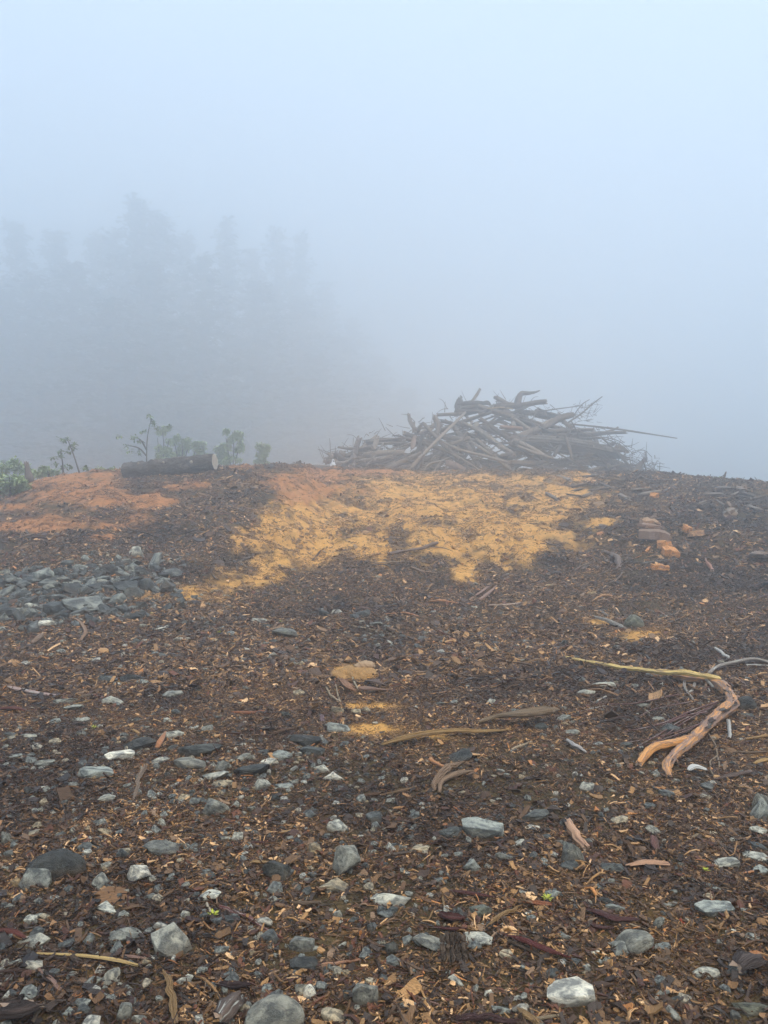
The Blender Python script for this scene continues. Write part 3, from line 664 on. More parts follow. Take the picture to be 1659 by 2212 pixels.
stick('bark_slab', 'A', [(0, 560), (60, 570), (110, 595)], [26, 32, 20], (.15, .04, .03), 'dark red bark slab at the left edge below the pale stones', 'bark', flat=.4)
stick('bark_slab', 'A', [(0, 740), (70, 735), (135, 738)], [20, 30, 12], (.075, .04, .03), 'blackish bark slab at the left edge under the yellow stick', 'bark', flat=.4)
stick('bark_slab', 'A', [(20, 900), (90, 890), (150, 880)], [120, 150, 90], (.085, .055, .045), 'broad rough bark slab in the bottom left corner', 'bark', mat=M_bark, flat=.12, n=12)
stick('stick', 'A', [(60, 838), (130, 830), (190, 822)], 9, (.28, .14, .07), 'thin orange-brown stick above the bottom left bark slab')
stick('bark_slab', 'A', [(945, 790), (1010, 800), (1075, 795)], [30, 50, 30], (.10, .05, .045), 'crumbling reddish bark slab left of the big bottom-edge rock', 'bark', mat=M_bark, flat=.3)
stick('bark_slab', 'A', [(950, 940), (985, 890, .3), (1030, 840)], [60, 70, 40], (.14, .10, .08), 'rotten bark piece flecked white left of the big bottom-edge rock', 'bark', mat=M_lich, flat=.5, rough=.3)
stick('wood_sliver', 'A', [(865, 950), (890, 915), (920, 885)], [10, 20, 12], (.32, .17, .07), 'orange-brown splinter at the bottom edge right of the upright stick', 'wood', flat=.4)
stick('wood_sliver', 'A', [(15, 395), (40, 408), (65, 424)], 11, TAN, 'short tan splinter at the left edge below the dark boulder', 'wood')
stick('bark_strip', 'A', [(1080, 185), (1130, 182), (1185, 180)], [10, 16, 6], REDBK, 'dark red bark strip above the leaning pale rock', 'bark', flat=.4)
stick('wood_sliver', 'A', [(1090, 265), (1120, 268), (1155, 268)], [20, 26, 16], TAN, 'ochre rotten wood piece left of the leaning pale rock', 'wood', flat=.5)
stick('bark_slab', 'A', [(1260, 440), (1320, 445), (1385, 440)], [16, 30, 14], (.17, .12, .08), 'brown bark slab beyond the lichened red twig tip', 'bark', flat=.4)
# foreground, lower right
stick('log_chunk', 'B', [(790, 92), (830, 150, .5), (875, 212)], [30, 34, 30], PEACH, 'peeled pinkish log chunk sloping down to the grey leaning stone', 'wood', mat=M_peel, n=12, cap=M_cut)
stick('log_chunk', 'B', [(1045, 285), (1130, 270, .3), (1228, 275)], [22, 38, 34], PEACH, 'flat peach wood chunk with a split left end, lower right', 'wood', mat=M_peel, flat=.6, ends='split')
stick('stick', 'B', [(440, 552), (505, 498, .6), (560, 478, .5), (605, 452)], [14, 22, 16, 8], TAN, 'tan split stick slanting between the two largest foreground stones', ends='split')
stick('wood_sliver', 'B', [(600, 438), (670, 446), (742, 452)], [14, 28, 18], (.42, .16, .08), 'flat orange-red wood sliver beside a green seedling', 'wood', flat=.35, ends='split')
stick('root_piece', 'B', [(1022, 172), (1060, 195, 1), (1072, 222, .8), (1080, 255)], [12, 20, 18, 12], BROWN, 'curved brown root beyond the peach wood chunk', 'root')
stick('stick', 'B', [(252, 412), (262, 468)], 10, TAN, 'short upright tan stick above the dark red bark pieces')
stick('twig', 'B', [(190, 525), (205, 490, 1), (228, 452)], [6, 6, 5], TAN, 'thin tan twig left of the dark red bark pieces')
stick('log_chunk', 'B', [(308, 935), (400, 942), (480, 946), (590, 955)], [34, 40, 38, 26], (.20, .10, .095), 'purplish log with a pale split end at the bottom edge', 'log', n=12, ends='split', mat=M_bark)
stick('stick', 'B', [(575, 898), (615, 930, .6), (665, 975)], [18, 34, 36], TAN, 'thick weathered orange-tan stick at the bottom edge centre right', ends='split', rough=.2)
stick('wood_sliver', 'B', [(660, 945), (720, 935), (785, 925)], [20, 18, 8], PALE, 'pale splintered wood at the bottom below the pale triangular rock', 'wood', flat=.5, ends='split')
stick('stick', 'B', [(632, 895), (642, 930), (655, 950)], [14, 16, 14], GREYB, 'short grey-brown stub behind the thick weathered bottom stick')
stick('bark_slab', 'B', [(515, 582), (600, 605, .6), (700, 645, .6), (808, 684)], [16, 36, 34, 10], (.16, .035, .035), 'long red bark slab slanting down beside the pale greenish stone', 'bark', flat=.45, ends='split', rough=.25)
stick('bark_slab', 'B', [(500, 590), (570, 622), (650, 660), (700, 690)], [14, 22, 20, 8], (.10, .07, .05), 'brown bark slab lying along the red bark slab', 'bark', flat=.4, rough=.25)
stick('bark_slab', 'B', [(278, 390), (340, 398, .3), (410, 408), (485, 420)], [12, 28, 26, 6], REDBK, 'dark red bark slab above the olive grey stone', 'bark', flat=.35)
stick('bark_slab', 'B', [(210, 545), (290, 556), (372, 550)], [10, 26, 12], REDBK, 'curved dark red bark slab left of the tan split stick', 'bark', flat=.35)
stick('bark_slab', 'B', [(235, 490), (290, 500, .5), (345, 510)], [24, 50, 28], (.14, .05, .05), 'folded purplish bark piece left of the olive grey stone', 'bark', flat=.5, rough=.3)
stick('bark_slab', 'B', [(865, 470), (930, 485, .4), (1000, 510), (1100, 515)], [12, 34, 40, 14], (.11, .045, .045), 'purplish bark slab beyond the large mottled rock', 'bark', flat=.35, rough=.25)
stick('bark_slab', 'B', [(880, 530), (930, 548), (1000, 552)], [10, 24, 10], (.11, .05, .05), 'small purplish bark slab touching the large mottled rock', 'bark', flat=.35)
def bark_block():
    x, y, k = conv('B', 302, 700); g = hit(x, y); mp = g.y / KX * k; root = bpy.data.objects.new('bark_block', None); COL.objects.link(root); root.location = g; root.rotation_euler = (-.5, 0, .05); r = random.Random(4)
    cols = [(-58, -34), (-34, -14), (-14, 6), (6, 34), (34, 58)]
    for ci, (a, b) in enumerate(cols):
        h0 = 0; top = r.uniform(98, 122); cuts = [0, r.uniform(35, 50), r.uniform(65, 85), top] if ci != 2 else [0, r.uniform(50, 70), top]
        for q in range(len(cuts) - 1):
            x0, x1, z0, z1 = (a + 1.5) * mp, (b - 1.5) * mp, (cuts[q] + 1.2) * mp, (cuts[q + 1] - 1.2) * mp; d0 = r.uniform(16, 30) * mp; n = 4; V = []; F = []
            for i_ in range(n + 1):
                zz = z0 + (z1 - z0) * i_ / n; j_ = lambda: r.uniform(-1.5, 1.5) * mp
                e = 3 * mp * (i_ in (0, n)); V += [(x0 + e + j_(), 14 * mp, zz), (x0 + e + j_(), -d0 + e * 1.5 + j_(), zz + j_()), ((x0 + x1) / 2 + j_(), -d0 - 3 * mp + e + j_(), zz + j_()), (x1 - e + j_(), -d0 + e * 1.5 + j_(), zz + j_()), (x1 - e + j_(), 14 * mp, zz)]
            for i_ in range(n):
                for c_ in range(4): p0 = i_ * 5 + c_; F.append((p0, p0 + 1, p0 + 6, p0 + 5))
            F += [(4, 3, 2, 1, 0), (n * 5, n * 5 + 1, n * 5 + 2, n * 5 + 3, n * 5 + 4)]
            me = mesh('bark_plate', V, F, False); attr(me, 'grain', 'FLOAT_VECTOR', 'POINT', [(v[2] * 2 + ci, v[0] * 3, v[1] * 3) for v in V]); o = link('bark_plate', me, M_bark, root); f = r.uniform(.8, 1.2); o.color = (.15 * f, .108 * f, .078 * f, 1)
    tag(root, 'cracked upright block of brown bark between two pale stones', 'bark'); USED.add(root['label'])
bark_block()
stick('wood_sliver', 'B', [(1060, 535), (1100, 548), (1148, 560)], [8, 12, 6], PALE, 'pale curved wood sliver right of the large mottled rock top', 'wood', flat=.5)
stick('twig', 'B', [(1038, 722), (1044, 780, 1), (1040, 850)], 5, BROWN, 'thin brown twig upright below the large mottled rock')
stick('twig', 'B', [(1445, 768), (1520, 745, 1), (1602, 714)], 6, BROWN, 'dark twig slanting up right of the pale flat stone')
stick('stick', 'B', [(1328, 162), (1382, 132)], 8, PALE, 'short pale stick near the right edge beyond the flat stones')
stick('twig', 'B', [(1492, 348), (1512, 325, 1), (1552, 296)], 5, BROWN, 'forked dark twig near the right edge')
stick('stick', 'B', [(1548, 317), (1606, 309)], 9, ORANGE, 'short orange stick at the right edge', mat=M_peel)
stick('stick', 'B', [(120, 842), (180, 862, .4), (240, 886)], [9, 8, 7], PINK, 'thin pinkish stick above the purplish bottom log')
stick('wood_sliver', 'B', [(245, 340), (285, 335)], [12, 10], ORANGE, 'small orange wood chip beyond the dark red bark slab', 'wood', flat=.5)
stick('wood_sliver', 'B', [(315, 326), (348, 326)], [12, 8], (.42, .22, .08), 'small ochre wood chip left of a blue-grey stone', 'wood', flat=.5)
stick('stick', 'B', [(300, 30), (342, 62)], 6, (.45, .18, .08), 'thin reddish splinter touching the blue-grey crusted rock')
stick('bark_slab', 'B', [(0, 240), (60, 232), (145, 218)], [14, 24, 10], (.12, .085, .065), 'long grey-brown bark slab left of the cream stone', 'bark', flat=.35)
stick('bark_strip', 'B', [(1165, 160), (1170, 190), (1180, 212)], [30, 36, 22], (.19, .09, .08), 'pinkish bark piece beyond the peach wood chunk end', 'bark', flat=.4)
stick('bark_slab', 'B', [(1530, 720), (1570, 690, .2), (1610, 680)], [60, 80, 60], (.20, .155, .14), 'grey rotten bark mass near the right edge', 'bark', mat=M_bark, flat=.35, rough=.3)
stick('bark_strip', 'B', [(1280, 515), (1300, 535)], [14, 10], (.50, .10, .05), 'bright red-orange wood fleck right of the large mottled rock', 'wood', flat=.5)
# middle left
stick('stick', 'C', [(575, 848), (592, 790, .6), (605, 735, .6), (632, 682)], [8, 16, 20, 26], (.34, .26, .20), 'long grey-brown stick pointing away beside the pale flat stone', ends='split')
stick('wood_splinter', 'C', [(682, 605), (700, 572, 1.5), (722, 530, 2.5)], [26, 26, 10], (.50, .22, .08), 'upright orange splinter standing between slate stones', 'wood', mat=M_peel, flat=.5, ends='split')
stick('stick', 'C', [(38, 343), (150, 362, .5), (270, 381)], [16, 15, 10], (.42, .30, .27), 'pinkish pale stick at the left edge in mid ground', mat=M_lich)
stick('twig', 'C', [(745, 316), (850, 315, .5), (960, 314), (1068, 318)], [5, 6, 6, 5], BROWN, 'long thin straight twig right of the dark slate wedge')
stick('stick', 'C', [(345, 384), (400, 372, .4), (455, 350)], [16, 14, 6], GREYB, 'grey-brown stick in front of the dark slate wedge', ends='split')
stick('stick', 'C', [(260, 425), (330, 412), (400, 395)], [8, 8, 5], TAN, 'thin tan stick beside the grey-brown stick, mid left')
stick('stick', 'C', [(1008, 448), (1080, 450, .3), (1148, 443)], [8, 13, 8], (.45, .17, .08), 'reddish-orange stick between the clay lump and the left stones')
stick('plank', 'C', [(1280, 70), (1360, 65), (1447, 58)], [11, 10, 8], TAN, 'narrow tan plank beyond the clay lump', 'wood', flat=.4)
stick('bark_strip', 'C', [(300, 30), (345, 50, 1.5), (372, 95, 2), (350, 135)], [8, 14, 16, 12], (.34, .22, .15), 'curled tan bark strip in front of the rubble heap', 'bark', flat=.5)
stick('wood_sliver', 'C', [(145, 150), (165, 125, .8), (192, 102)], [20, 24, 14], (.40, .30, .24), 'pinkish forked wood chunk below the rubble heap', 'wood', ends='split')
stick('stick', 'C', [(150, 318), (212, 288)], 9, ORANGE, 'short orange stick left of the dark slate wedge', mat=M_peel)
stick('stick', 'C', [(550, 353), (622, 322)], [8, 5], ORANGE, 'thin orange stick in front of the dark slate wedge', mat=M_peel)
stick('stick', 'C', [(0, 207), (48, 180)], [10, 5], (.55, .24, .08), 'orange stick at the left edge below the rubble heap', mat=M_peel)
stick('stick', 'C', [(715, 335), (755, 322)], 8, ORANGE, 'tiny orange stick at the left end of the long thin twig', mat=M_peel)
stick('stick', 'C', [(1175, 542), (1260, 522, .4), (1342, 500)], [18, 14, 8], BROWN, 'brown stick beyond the dark square rock', ends='split')
stick('stick', 'C', [(1545, 815), (1600, 808), (1659, 800)], [14, 12, 10], BROWN, 'brown stick left of the fibrous root piece')
stick('bark_slab', 'C', [(0, 430), (60, 428), (110, 440)], [20, 36, 14], (.15, .05, .04), 'reddish bark slab at the left edge in mid ground', 'bark', flat=.4)
stick('bark_slab', 'C', [(1485, 300, .5), (1515, 330, .6), (1550, 356)], [22, 38, 20], (.38, .21, .13), 'tan torn bark slab leaning on the left of the clay lump', 'bark', flat=.3, ends='split')
stick('bark_slab', 'C', [(1560, 345), (1620, 345, .4), (1700, 352)], [50, 34, 8], (.34, .21, .16), 'pinkish root flare running right from the clay lump', 'root', flat=.4, ends='split')
stick('bark_slab', 'C', [(1600, 310, .6), (1640, 312, .8), (1690, 338)], [22, 40, 10], (.17, .13, .125), 'grey bark flap behind the pinkish root flare', 'bark', flat=.3)
stick('twig', 'C', [(1420, 338), (1438, 372, 1.5), (1460, 388, 1), (1480, 402)], [7, 8, 9, 7], PALE, 'pale forked twig in front of the clay lump', extra=[('side_twig', [(1484, 405), (1472, 375, 1.5), (1462, 325, 3)], [6, 7, 5])])
stick('twig', 'C', [(1535, 290, 2), (1545, 320, 2), (1562, 350, 1)], [6, 7, 5], (.6, .55, .42), 'whitish root thread hanging over the clay lump')
stick('bark_strip', 'C', [(1400, 460), (1405, 488)], [18, 16], (.22, .15, .18), 'small purple-grey bark square beyond the blue-grey slab', 'bark', flat=.4)
stick('stick', 'C', [(0, 575), (75, 548)], [7, 9], TAN, 'thin tan stick over the slate stone at the left edge')
stick('bark_strip', 'C', [(575, 520), (590, 528), (608, 540)], [10, 16, 12], TAN, 'tan bark curl beyond the large dark slate boulder', 'bark', flat=.4)
# clay lump
cl = hit(768, 1466); M_clay = mk_flat('wet_clay', (.20, .11, .045), (.52, .29, .10), 16); M_clay2 = mk_flat('smeared_clay', (.48, .33, .19), (.34, .22, .14), 22)
def lump(seed, amp):
    V, F = ICO[4]; V = V.copy(); nz = fbm(V[:, 0] * 2.2 + V[:, 2] + seed, V[:, 1] * 2.2 - V[:, 2], seed, 5) - .5; n2 = fbm(V[:, 0] * 9 + V[:, 2] * 5 + seed, V[:, 1] * 9 - V[:, 2] * 6, seed, 3) - .5
    return mesh('lump', V * (1 + amp * 1.6 * nz + amp * .5 * n2)[:, None], F)
o = link('clay_lump', lump(3, .8), M_clay); o.scale = (.20, .15, .085); o.location = cl + Vector((-.03, .1, .0)); tag(o, 'lump of ochre clay with torn wood and bark in front', 'clay')
cl2 = hit(788, 1455); o = link('clay_lump', lump(8, .6), M_clay2); o.scale = (.085, .05, .045); o.location = cl2 + Vector((.0, .02, .075))
tag(o, 'smaller pale lump of clay on top of the ochre clay lump', 'clay')
# middle right
stick('stick', 'D', [(795, 205, .6), (950, 235, 1.2), (1060, 252, 2), (1200, 268, 3), (1310, 270, 4.2), (1455, 297, 4)], [12, 15, 16, 18, 20, 18], (.92, .70, .26), 'long yellow peeled stick resting on the forked branch', mat=M_peel, n=12, rough=.06)
def forked():
    SEED[0] += 1; root = bpy.data.objects.new('forked_branch', None); COL.objects.link(root)
    mp = [(1195, 262, .2), (1290, 292, .4), (1400, 303, .6), (1462, 328, .8), (1497, 368, .8), (1505, 408, .8), (1445, 452, .6), (1385, 512, .5), (1312, 580, .5), (1250, 630, .7), (1225, 672, .4), (1236, 715, .1)]
    P, R = gpath('D', mp, [18, 34, 30, 38, 34, 42, 44, 36, 38, 31, 34, 18]); root.location = P[5]
    def add(nm, tb, mt, col):
        c = link(nm, wood_mesh([tb]), [mt, M_cut], root); c.matrix_parent_inverse = Matrix.Translation(-P[5]); c.color = (*col, 1); return c
    add('main_limb', tube_geo(P, R, 18, 1, .27, 'ragged', 71, 9), mk_peel2, (.74, .38, .14))
    P2, R2 = gpath('D', [(1360, 540, .5), (1285, 568, .8), (1180, 590, .9), (1135, 622, .6), (1105, 664, .2)], [30, 32, 34, 32, 26])
    add('side_limb', tube_geo(P2, R2, 16, 1, .2, 'ragged', 72, 9), M_peel, (.76, .38, .12))
    for q in range(30):
        u = random.uniform(3, 9.5); i_ = int(u); c0 = P[i_].lerp(P[i_ + 1], u - i_); dv = (P[i_ + 1] - P[i_]).normalized(); rr_ = R[i_]; o_ = Vector((random.uniform(-.6, .6), -.6, random.uniform(.3, .9))).normalized() * rr_ * 1.05
        SEED[0] += 1; add('bark_flake', tube_geo([c0 + o_ - dv * rr_ * 1.2, c0 + o_ * 1.1, c0 + o_ * 1.15 + dv * rr_ * random.uniform(.8, 2.6)], [rr_ * .2, rr_ * .38, rr_ * .12], 6, .35, .3, 'ragged', SEED[0]), M_bark, random.choice(((.20, .15, .13), (.12, .07, .06), (.34, .31, .28))))
    for q in ((1312, 580, 1290, 552), (1500, 380, 1535, 372), (1400, 300, 1392, 330), (1250, 630, 1275, 655)):
        SEED[0] += 1; Pp, Rr = gpath('D', [(q[0], q[1], 1), (q[2], q[3], 2)], [16, 9]); add('stub', tube_geo(Pp, Rr, 7, 1, .2, 'ragged', SEED[0]), mk_peel2, (.5, .3, .15))
    for nm, pts, w in [('twig', [(1345, 318, .5), (1335, 345, 2), (1310, 362, 1)], [13, 12, 9]), ('twig', [(1300, 308, 1), (1305, 340, 2), (1340, 388, 1)], [13, 11, 8]), ('twig', [(1382, 288, 3), (1405, 312, 3), (1427, 336, 2)], [13, 13, 12]),
                       ('twig', [(1404, 275, 4), (1440, 245, 3), (1520, 224, 3), (1600, 212, 3), (1665, 226, 2)], [12, 14, 14, 13, 12]), ('twig', [(1340, 328, 1), (1400, 335, 2), (1408, 370, 2), (1405, 400, 1)], [6, 7, 6, 4])]:
        SEED[0] += 1; Pp, Rr = gpath('D', pts, w); add(nm, tube_geo(Pp, Rr, 7, 1, .1, 'ragged', SEED[0]), M_lich, (.24, .20, .17))
    for pts, w in [([(1445, 395, 4), (1330, 435, 3), (1200, 490, 2), (1040, 525, 1)], [9, 8, 7, 5]), ([(1440, 405, 3), (1300, 470, 2), (1200, 530, 2), (1090, 592, 1)], [7, 6, 6, 3]), ([(1340, 357, 3), (1240, 370, 3), (1090, 402, 2), (905, 405, 1)], [5, 7, 7, 4]),
                   ([(1440, 455, 4), (1330, 510, 4), (1200, 560, 2), (1100, 588, 1)], [7, 6, 5, 3]), ([(1420, 470, 3), (1280, 520, 3), (1120, 560, 2), (930, 580, 1)], [6, 5, 4, 3]), ([(1420, 420, 5), (1320, 470, 4), (1230, 530, 3), (1180, 570, 2)], [6, 6, 5, 4]),
                   ([(1330, 395, 3), (1180, 425, 2), (1080, 470, 1)], [5, 5, 3]), ([(1480, 300, 8), (1420, 325, 6), (1360, 350, 3)], [4, 5, 4]), ([(1400, 440, 4), (1310, 455, 3), (1200, 500, 2)], [9, 8, 6]), ([(1440, 430, 4), (1350, 500, 4), (1260, 545, 3)], [5, 5, 4])]:
        SEED[0] += 1; Pp, Rr = gpath('D', pts, w); add('twig', tube_geo(Pp, Rr, 6, 1, .12, 'ragged', SEED[0]), M_lich, (.13, .055, .05))
    tag(root, 'large forked peeled branch with orange limb ends and dark side twigs', 'branch')
mk_peel2 = mk_wood('half_peeled_bark', 'peeled')
forked()
stick('twig', 'D', [(1430, 165), (1465, 190, 1), (1502, 212)], [10, 15, 13], (.45, .42, .38), 'short thick white-barked twig beyond the forked branch', mat=M_lich)
stick('twig', 'D', [(1560, 240), (1610, 238), (1659, 242)], 10, (.5, .48, .44), 'white-barked twig at the right edge beyond the forked branch', mat=M_lich)
stick('twig', 'D', [(1488, 475), (1492, 510, 1), (1492, 552)], [13, 14, 12], (.42, .40, .37), 'stubby lichen-covered twig below the bend of the forked branch', mat=M_lich)
stick('twig', 'D', [(1398, 520), (1432, 578, 2), (1442, 625, 1), (1410, 655, 1), (1412, 690, 1), (1428, 712)], [6, 7, 7, 6, 7, 6], (.33, .26, .19), 'thin forked tan twig hanging right of the forked branch', extra=[('side_twig', [(1440, 625), (1450, 660, 1), (1447, 692)], [6, 6, 5])])
stick('twig', 'D', [(750, 378), (830, 400, 1), (908, 425)], 6, DKBR, 'dark twig right of the splintered grey board top')
stick('twig', 'D', [(1620, 400), (1626, 440, 1), (1618, 490)], 5, TAN, 'thin tan twig right of the black boulder')
stick('driftwood_board', 'D', [(0, 580), (80, 556, .4), (170, 535, .6), (300, 520, .6), (450, 522, .4), (560, 515)], [26, 42, 44, 38, 30, 16], (.42, .27, .11), 'long ochre driftwood board with a dark underside near centre', 'board', flat=.45, ends='split', rough=.2, n=12)
stick('splintered_board', 'D', [(415, 482), (500, 458, .4), (600, 448, .6), (690, 436, .6), (748, 430, .4)], [22, 40, 74, 78, 70], (.27, .20, .13), 'splintered grey-brown board overlapping the end of the ochre board', 'board', flat=.3, ends='split', rough=.25, n=14)
stick('root_piece', 'D', [(222, 782), (232, 740, .8), (262, 700, 1.2), (310, 672, 1), (355, 652)], [14, 26, 34, 30, 16], (.36, .25, .17), 'bent fibrous root piece in front of the black slate stone', 'root', ends='split', rough=.25,
      extra=[('fibre', [(250, 785), (262, 735, 1), (320, 705, 1), (398, 690)], [12, 20, 20, 12]), ('fibre', [(258, 745), (285, 712, 1.5), (345, 690, 1)], [10, 14, 8])])
stick('stick', 'D', [(208, 643), (240, 660, .6), (282, 682)], [14, 15, 12], ORANGE, 'short orange stick left of the fibrous root piece', mat=M_peel)
stick('stick', 'D', [(798, 560), (830, 582, .8), (882, 612)], [14, 19, 7], (.42, .38, .35), 'whitish lichened stick right of the splintered board', mat=M_lich)
stick('stick', 'D', [(560, 602), (600, 585, .5), (645, 568)], [9, 10, 8], PALE, 'pale short stick below the splintered grey board')
stick('twig', 'D', [(718, 478), (742, 515, 1), (768, 552)], 6, BROWN, 'thin brown twig below the right end of the splintered board')
stick('stick', 'D', [(758, 500), (860, 518, .4), (972, 546)], [8, 10, 8], (.24, .15, .09), 'brown stick between the splintered board and the forked branch')
stick('bark_slab', 'D', [(1425, 728), (1500, 710, .3), (1588, 692)], [10, 30, 22], (.15, .105, .09), 'dark brown bark slab in front of the forked branch', 'bark', flat=.3)
stick('bark_slab', 'D', [(1335, 690), (1370, 702), (1425, 715)], [14, 22, 8], (.06, .05, .045), 'blackish bark slab under the white lichened scrap', 'bark', flat=.35)
stick('bark_scrap', 'D', [(1312, 690, .8), (1345, 672, 1), (1395, 685, .8)], [22, 34, 22], (.66, .64, .60), 'white lichened bark scrap in front of the forked branch', 'bark', mat=M_lich, flat=.5, rough=.4, ends='split')
stick('limb', 'D', [(915, 32), (970, 48, .6), (1055, 84)], [14, 24, 24], (.36, .36, .35), 'grey fallen limb left of the rounded green-grey rock', 'branch', ends='split')
stick('stick', 'D', [(925, 5), (950, 12), (975, 30)], [10, 12, 8], (.26, .25, .24), 'short grey stick touching the top of the grey fallen limb')
stick('stick', 'D', [(0, 795), (70, 780, .4), (152, 760)], [10, 12, 9], (.26, .17, .10), 'brown stick left below the fibrous root piece')
stick('stick', 'D', [(213, 362), (292, 352)], [9, 6], (.5, .27, .1), 'thin orange stick beyond the ochre driftwood board', mat=M_peel)
stick('stick', 'D', [(52, 852), (112, 847)], 8, (.5, .27, .1), 'tiny orange stick in front of the brown stick near centre', mat=M_peel)
stick('stick', 'D', [(1560, 555), (1610, 548), (1659, 540)], [14, 16, 16], (.45, .28, .11), 'ochre wood piece at the right edge beside the forked branch', flat=.6)
stick('plank', 'D', [(1525, 610), (1590, 612), (1665, 610)], [14, 18, 18], (.20, .13, .075), 'dark brown plank at the right edge in front of the forked branch', 'wood', flat=.4)
stick('wood_sliver', 'D', [(1600, 660), (1630, 648), (1665, 636)], [14, 26, 26], (.55, .36, .15), 'ochre wood chip at the right edge below the dark plank', 'wood', flat=.4)
stick('twig', 'D', [(840, 440), (900, 425, 1), (960, 412)], [4, 5, 4], (.3, .27, .24), 'thin pale twig left of the long side twigs', mat=M_lich)
stick('stick', 'D', [(925, 392), (965, 372)], 7, (.5, .5, .46), 'short white stick beyond the side twigs', mat=M_lich)
stick('stick', 'D', [(210, 362), (180, 360)], 5, BROWN, 'thin brown stick ending at the thin orange stick')
stick('twig', 'D', [(60, 245), (180, 232, 1), (330, 205, 1), (380, 180)], [4, 5, 5, 3], BROWN, 'long thin curved twig left of the yellow stick')
# foot of the slope
stick('branch', 'F', [(650, 575, .3), (750, 556, .6), (850, 540, .8), (940, 508, .6)], [22, 14, 18, 14], (.24, .17, .14), 'grey-brown broken branch on the yellow clay slope', extra=[('side_twig', [(760, 560, .6), (750, 600, .6), (650, 592)], [5, 5, 4]), ('side_twig', [(870, 528, .6), (980, 540, .6), (1055, 572)], [5, 5, 4])])
stick('plank', 'F', [(478, 630), (600, 626), (742, 618)], [10, 14, 10], (.40, .29, .2), 'flat pale plank in front of the clay slope branch', 'wood', flat=.4)
stick('stick', 'F', [(430, 655), (560, 640), (740, 632)], [8, 10, 5], (.14, .10, .08), 'dark stick in front of the flat pale plank')
stick('stick', 'F', [(780, 655), (850, 680), (935, 688)], [12, 9, 7], (.28, .2, .15), 'curved brown stick below the clay slope branch')
stick('stick', 'F', [(875, 864), (950, 852, .5), (1000, 858, .4), (1085, 872), (1165, 878)], [12, 24, 16, 14, 8], ORANGE, 'orange split stick lying at the foot of the slope', mat=M_peel, ends='split')
stick('stick', 'F', [(1128, 850), (1185, 808, .6), (1242, 768, .6)], [10, 16, 14], (.42, .28, .24), 'pinkish forked splinter above the orange split stick', ends='split', extra=[('splinter', [(1185, 850), (1240, 810, .8), (1292, 760, 1)], [18, 18, 6])])
stick('stick', 'F', [(1245, 880), (1340, 878, .4), (1420, 870), (1497, 862)], [9, 12, 12, 10], (.45, .3, .22), 'long pinkish stick right of the orange split stick', mat=M_lich)
stick('stick', 'F', [(1300, 845), (1400, 846), (1500, 852)], [5, 5, 4], PALE, 'thin pale stick beyond the long pinkish stick')
stick('stick', 'F', [(628, 932), (740, 924, .5), (830, 948)], [12, 16, 12], (.55, .25, .10), 'orange stick at the centre in front of the split sticks', mat=M_peel, ends='split')
stick('bark_slab', 'F', [(475, 897), (520, 900), (600, 918)], [14, 18, 12], (.20, .12, .10), 'brown bark roll left of the central orange stick', 'bark')
stick('plank', 'F', [(72, 1000), (190, 994), (315, 987)], [10, 11, 10], TAN, 'straight narrow tan lath beyond the slate stones', 'wood', flat=.4)
stick('stick', 'F', [(415, 1000), (500, 1014), (592, 1030)], [10, 8, 5], PALE, 'thin whitish stick right of the straight tan lath')
stick('stick', 'F', [(195, 612), (225, 580, 1), (252, 548)], [8, 10, 6], DKBR, 'dark stick standing on the left clay tail')
stick('stick', 'F', [(1560, 870), (1500, 770, .5), (1530, 768), (1605, 785)], [3, 5, 7, 5], (.5, .42, .34), 'thin pale bent stick below the root arch')
# right slope
def block(t, cx, cy, w, h, dp, top, label, name='wood_block', rz=0.0, tilt=0.0, notch=.2):
    SEED[0] += 1; r = np.random.default_rng(SEED[0]); x, y, k = conv(t, cx, cy + h / 2); g = hit(x, y); mp = g.y / KX * k
    W = w * mp; Hh = h * mp * .9; D = dp; sl_ = r.uniform(-.7, .7); rz += r.uniform(-.4, .4); tilt += r.uniform(-.15, .25)
    n = 6; V = []; F = []
    # ragged sawn block: cross-section profile swept through n slices
    for i in range(n + 1):
        u = i / n; xx = (u - .5) * W; j = r.uniform(-1, 1) * Hh * .16 + (u - .5) * Hh * sl_; f = 1 - (notch + .25) * r.random() * (i in (0, 1, n - 1, n))
        V += [(xx + r.normal() * .01 * W, -D / 2 * f, -.03), (xx, -D / 2 * f + r.normal() * .02 * D, Hh * f + j), (xx, D / 2 * f, Hh * f + j + r.normal() * .02 * Hh), (xx, D / 2 * f, -.03)]
    for i in range(n):
        a = i * 4; b = a + 4
        for q in range(4): F.append((a + q, b + q, b + (q + 1) % 4, a + (q + 1) % 4))
    F += [(0, 1, 2, 3), (n * 4 + 3, n * 4 + 2, n * 4 + 1, n * 4)]
    me = mesh('block', V, F, False); G = np.array([(v[0] * 1.0, v[1] * 4, v[2] * 4) for v in V]); attr(me, 'grain', 'FLOAT_VECTOR', 'POINT', G)
    mi = np.zeros(len(F), np.int32); mi[1::4] = 1; mi = mi[:len(F)]; me.polygons.foreach_set('material_index', mi)
    o = link(name, me, [M_peel, M_wood]); o.color = (*top, 1); o.location = g + Vector((0, 0, .06)); o.rotation_euler = (tilt, r.normal() * .08, rz)
    tag(o, label, 'wood block', 'freshly cut wood blocks on the right slope'); return o
OB = (.80, .36, .11)
block('G', 855, 190, 45, 22, .25, OB, 'small orange wood block highest up the right slope', rz=.1)
block('G', 825, 385, 128, 42, .35, (.52, .32, .18), 'wide tan wood block behind the large grey-topped slab', rz=-.1)
block('G', 855, 468, 210, 50, .5, (.32, .215, .16), 'large grey-topped wood slab, biggest cut piece on the right slope', name='wood_slab', rz=-.35, tilt=.1, notch=.5)
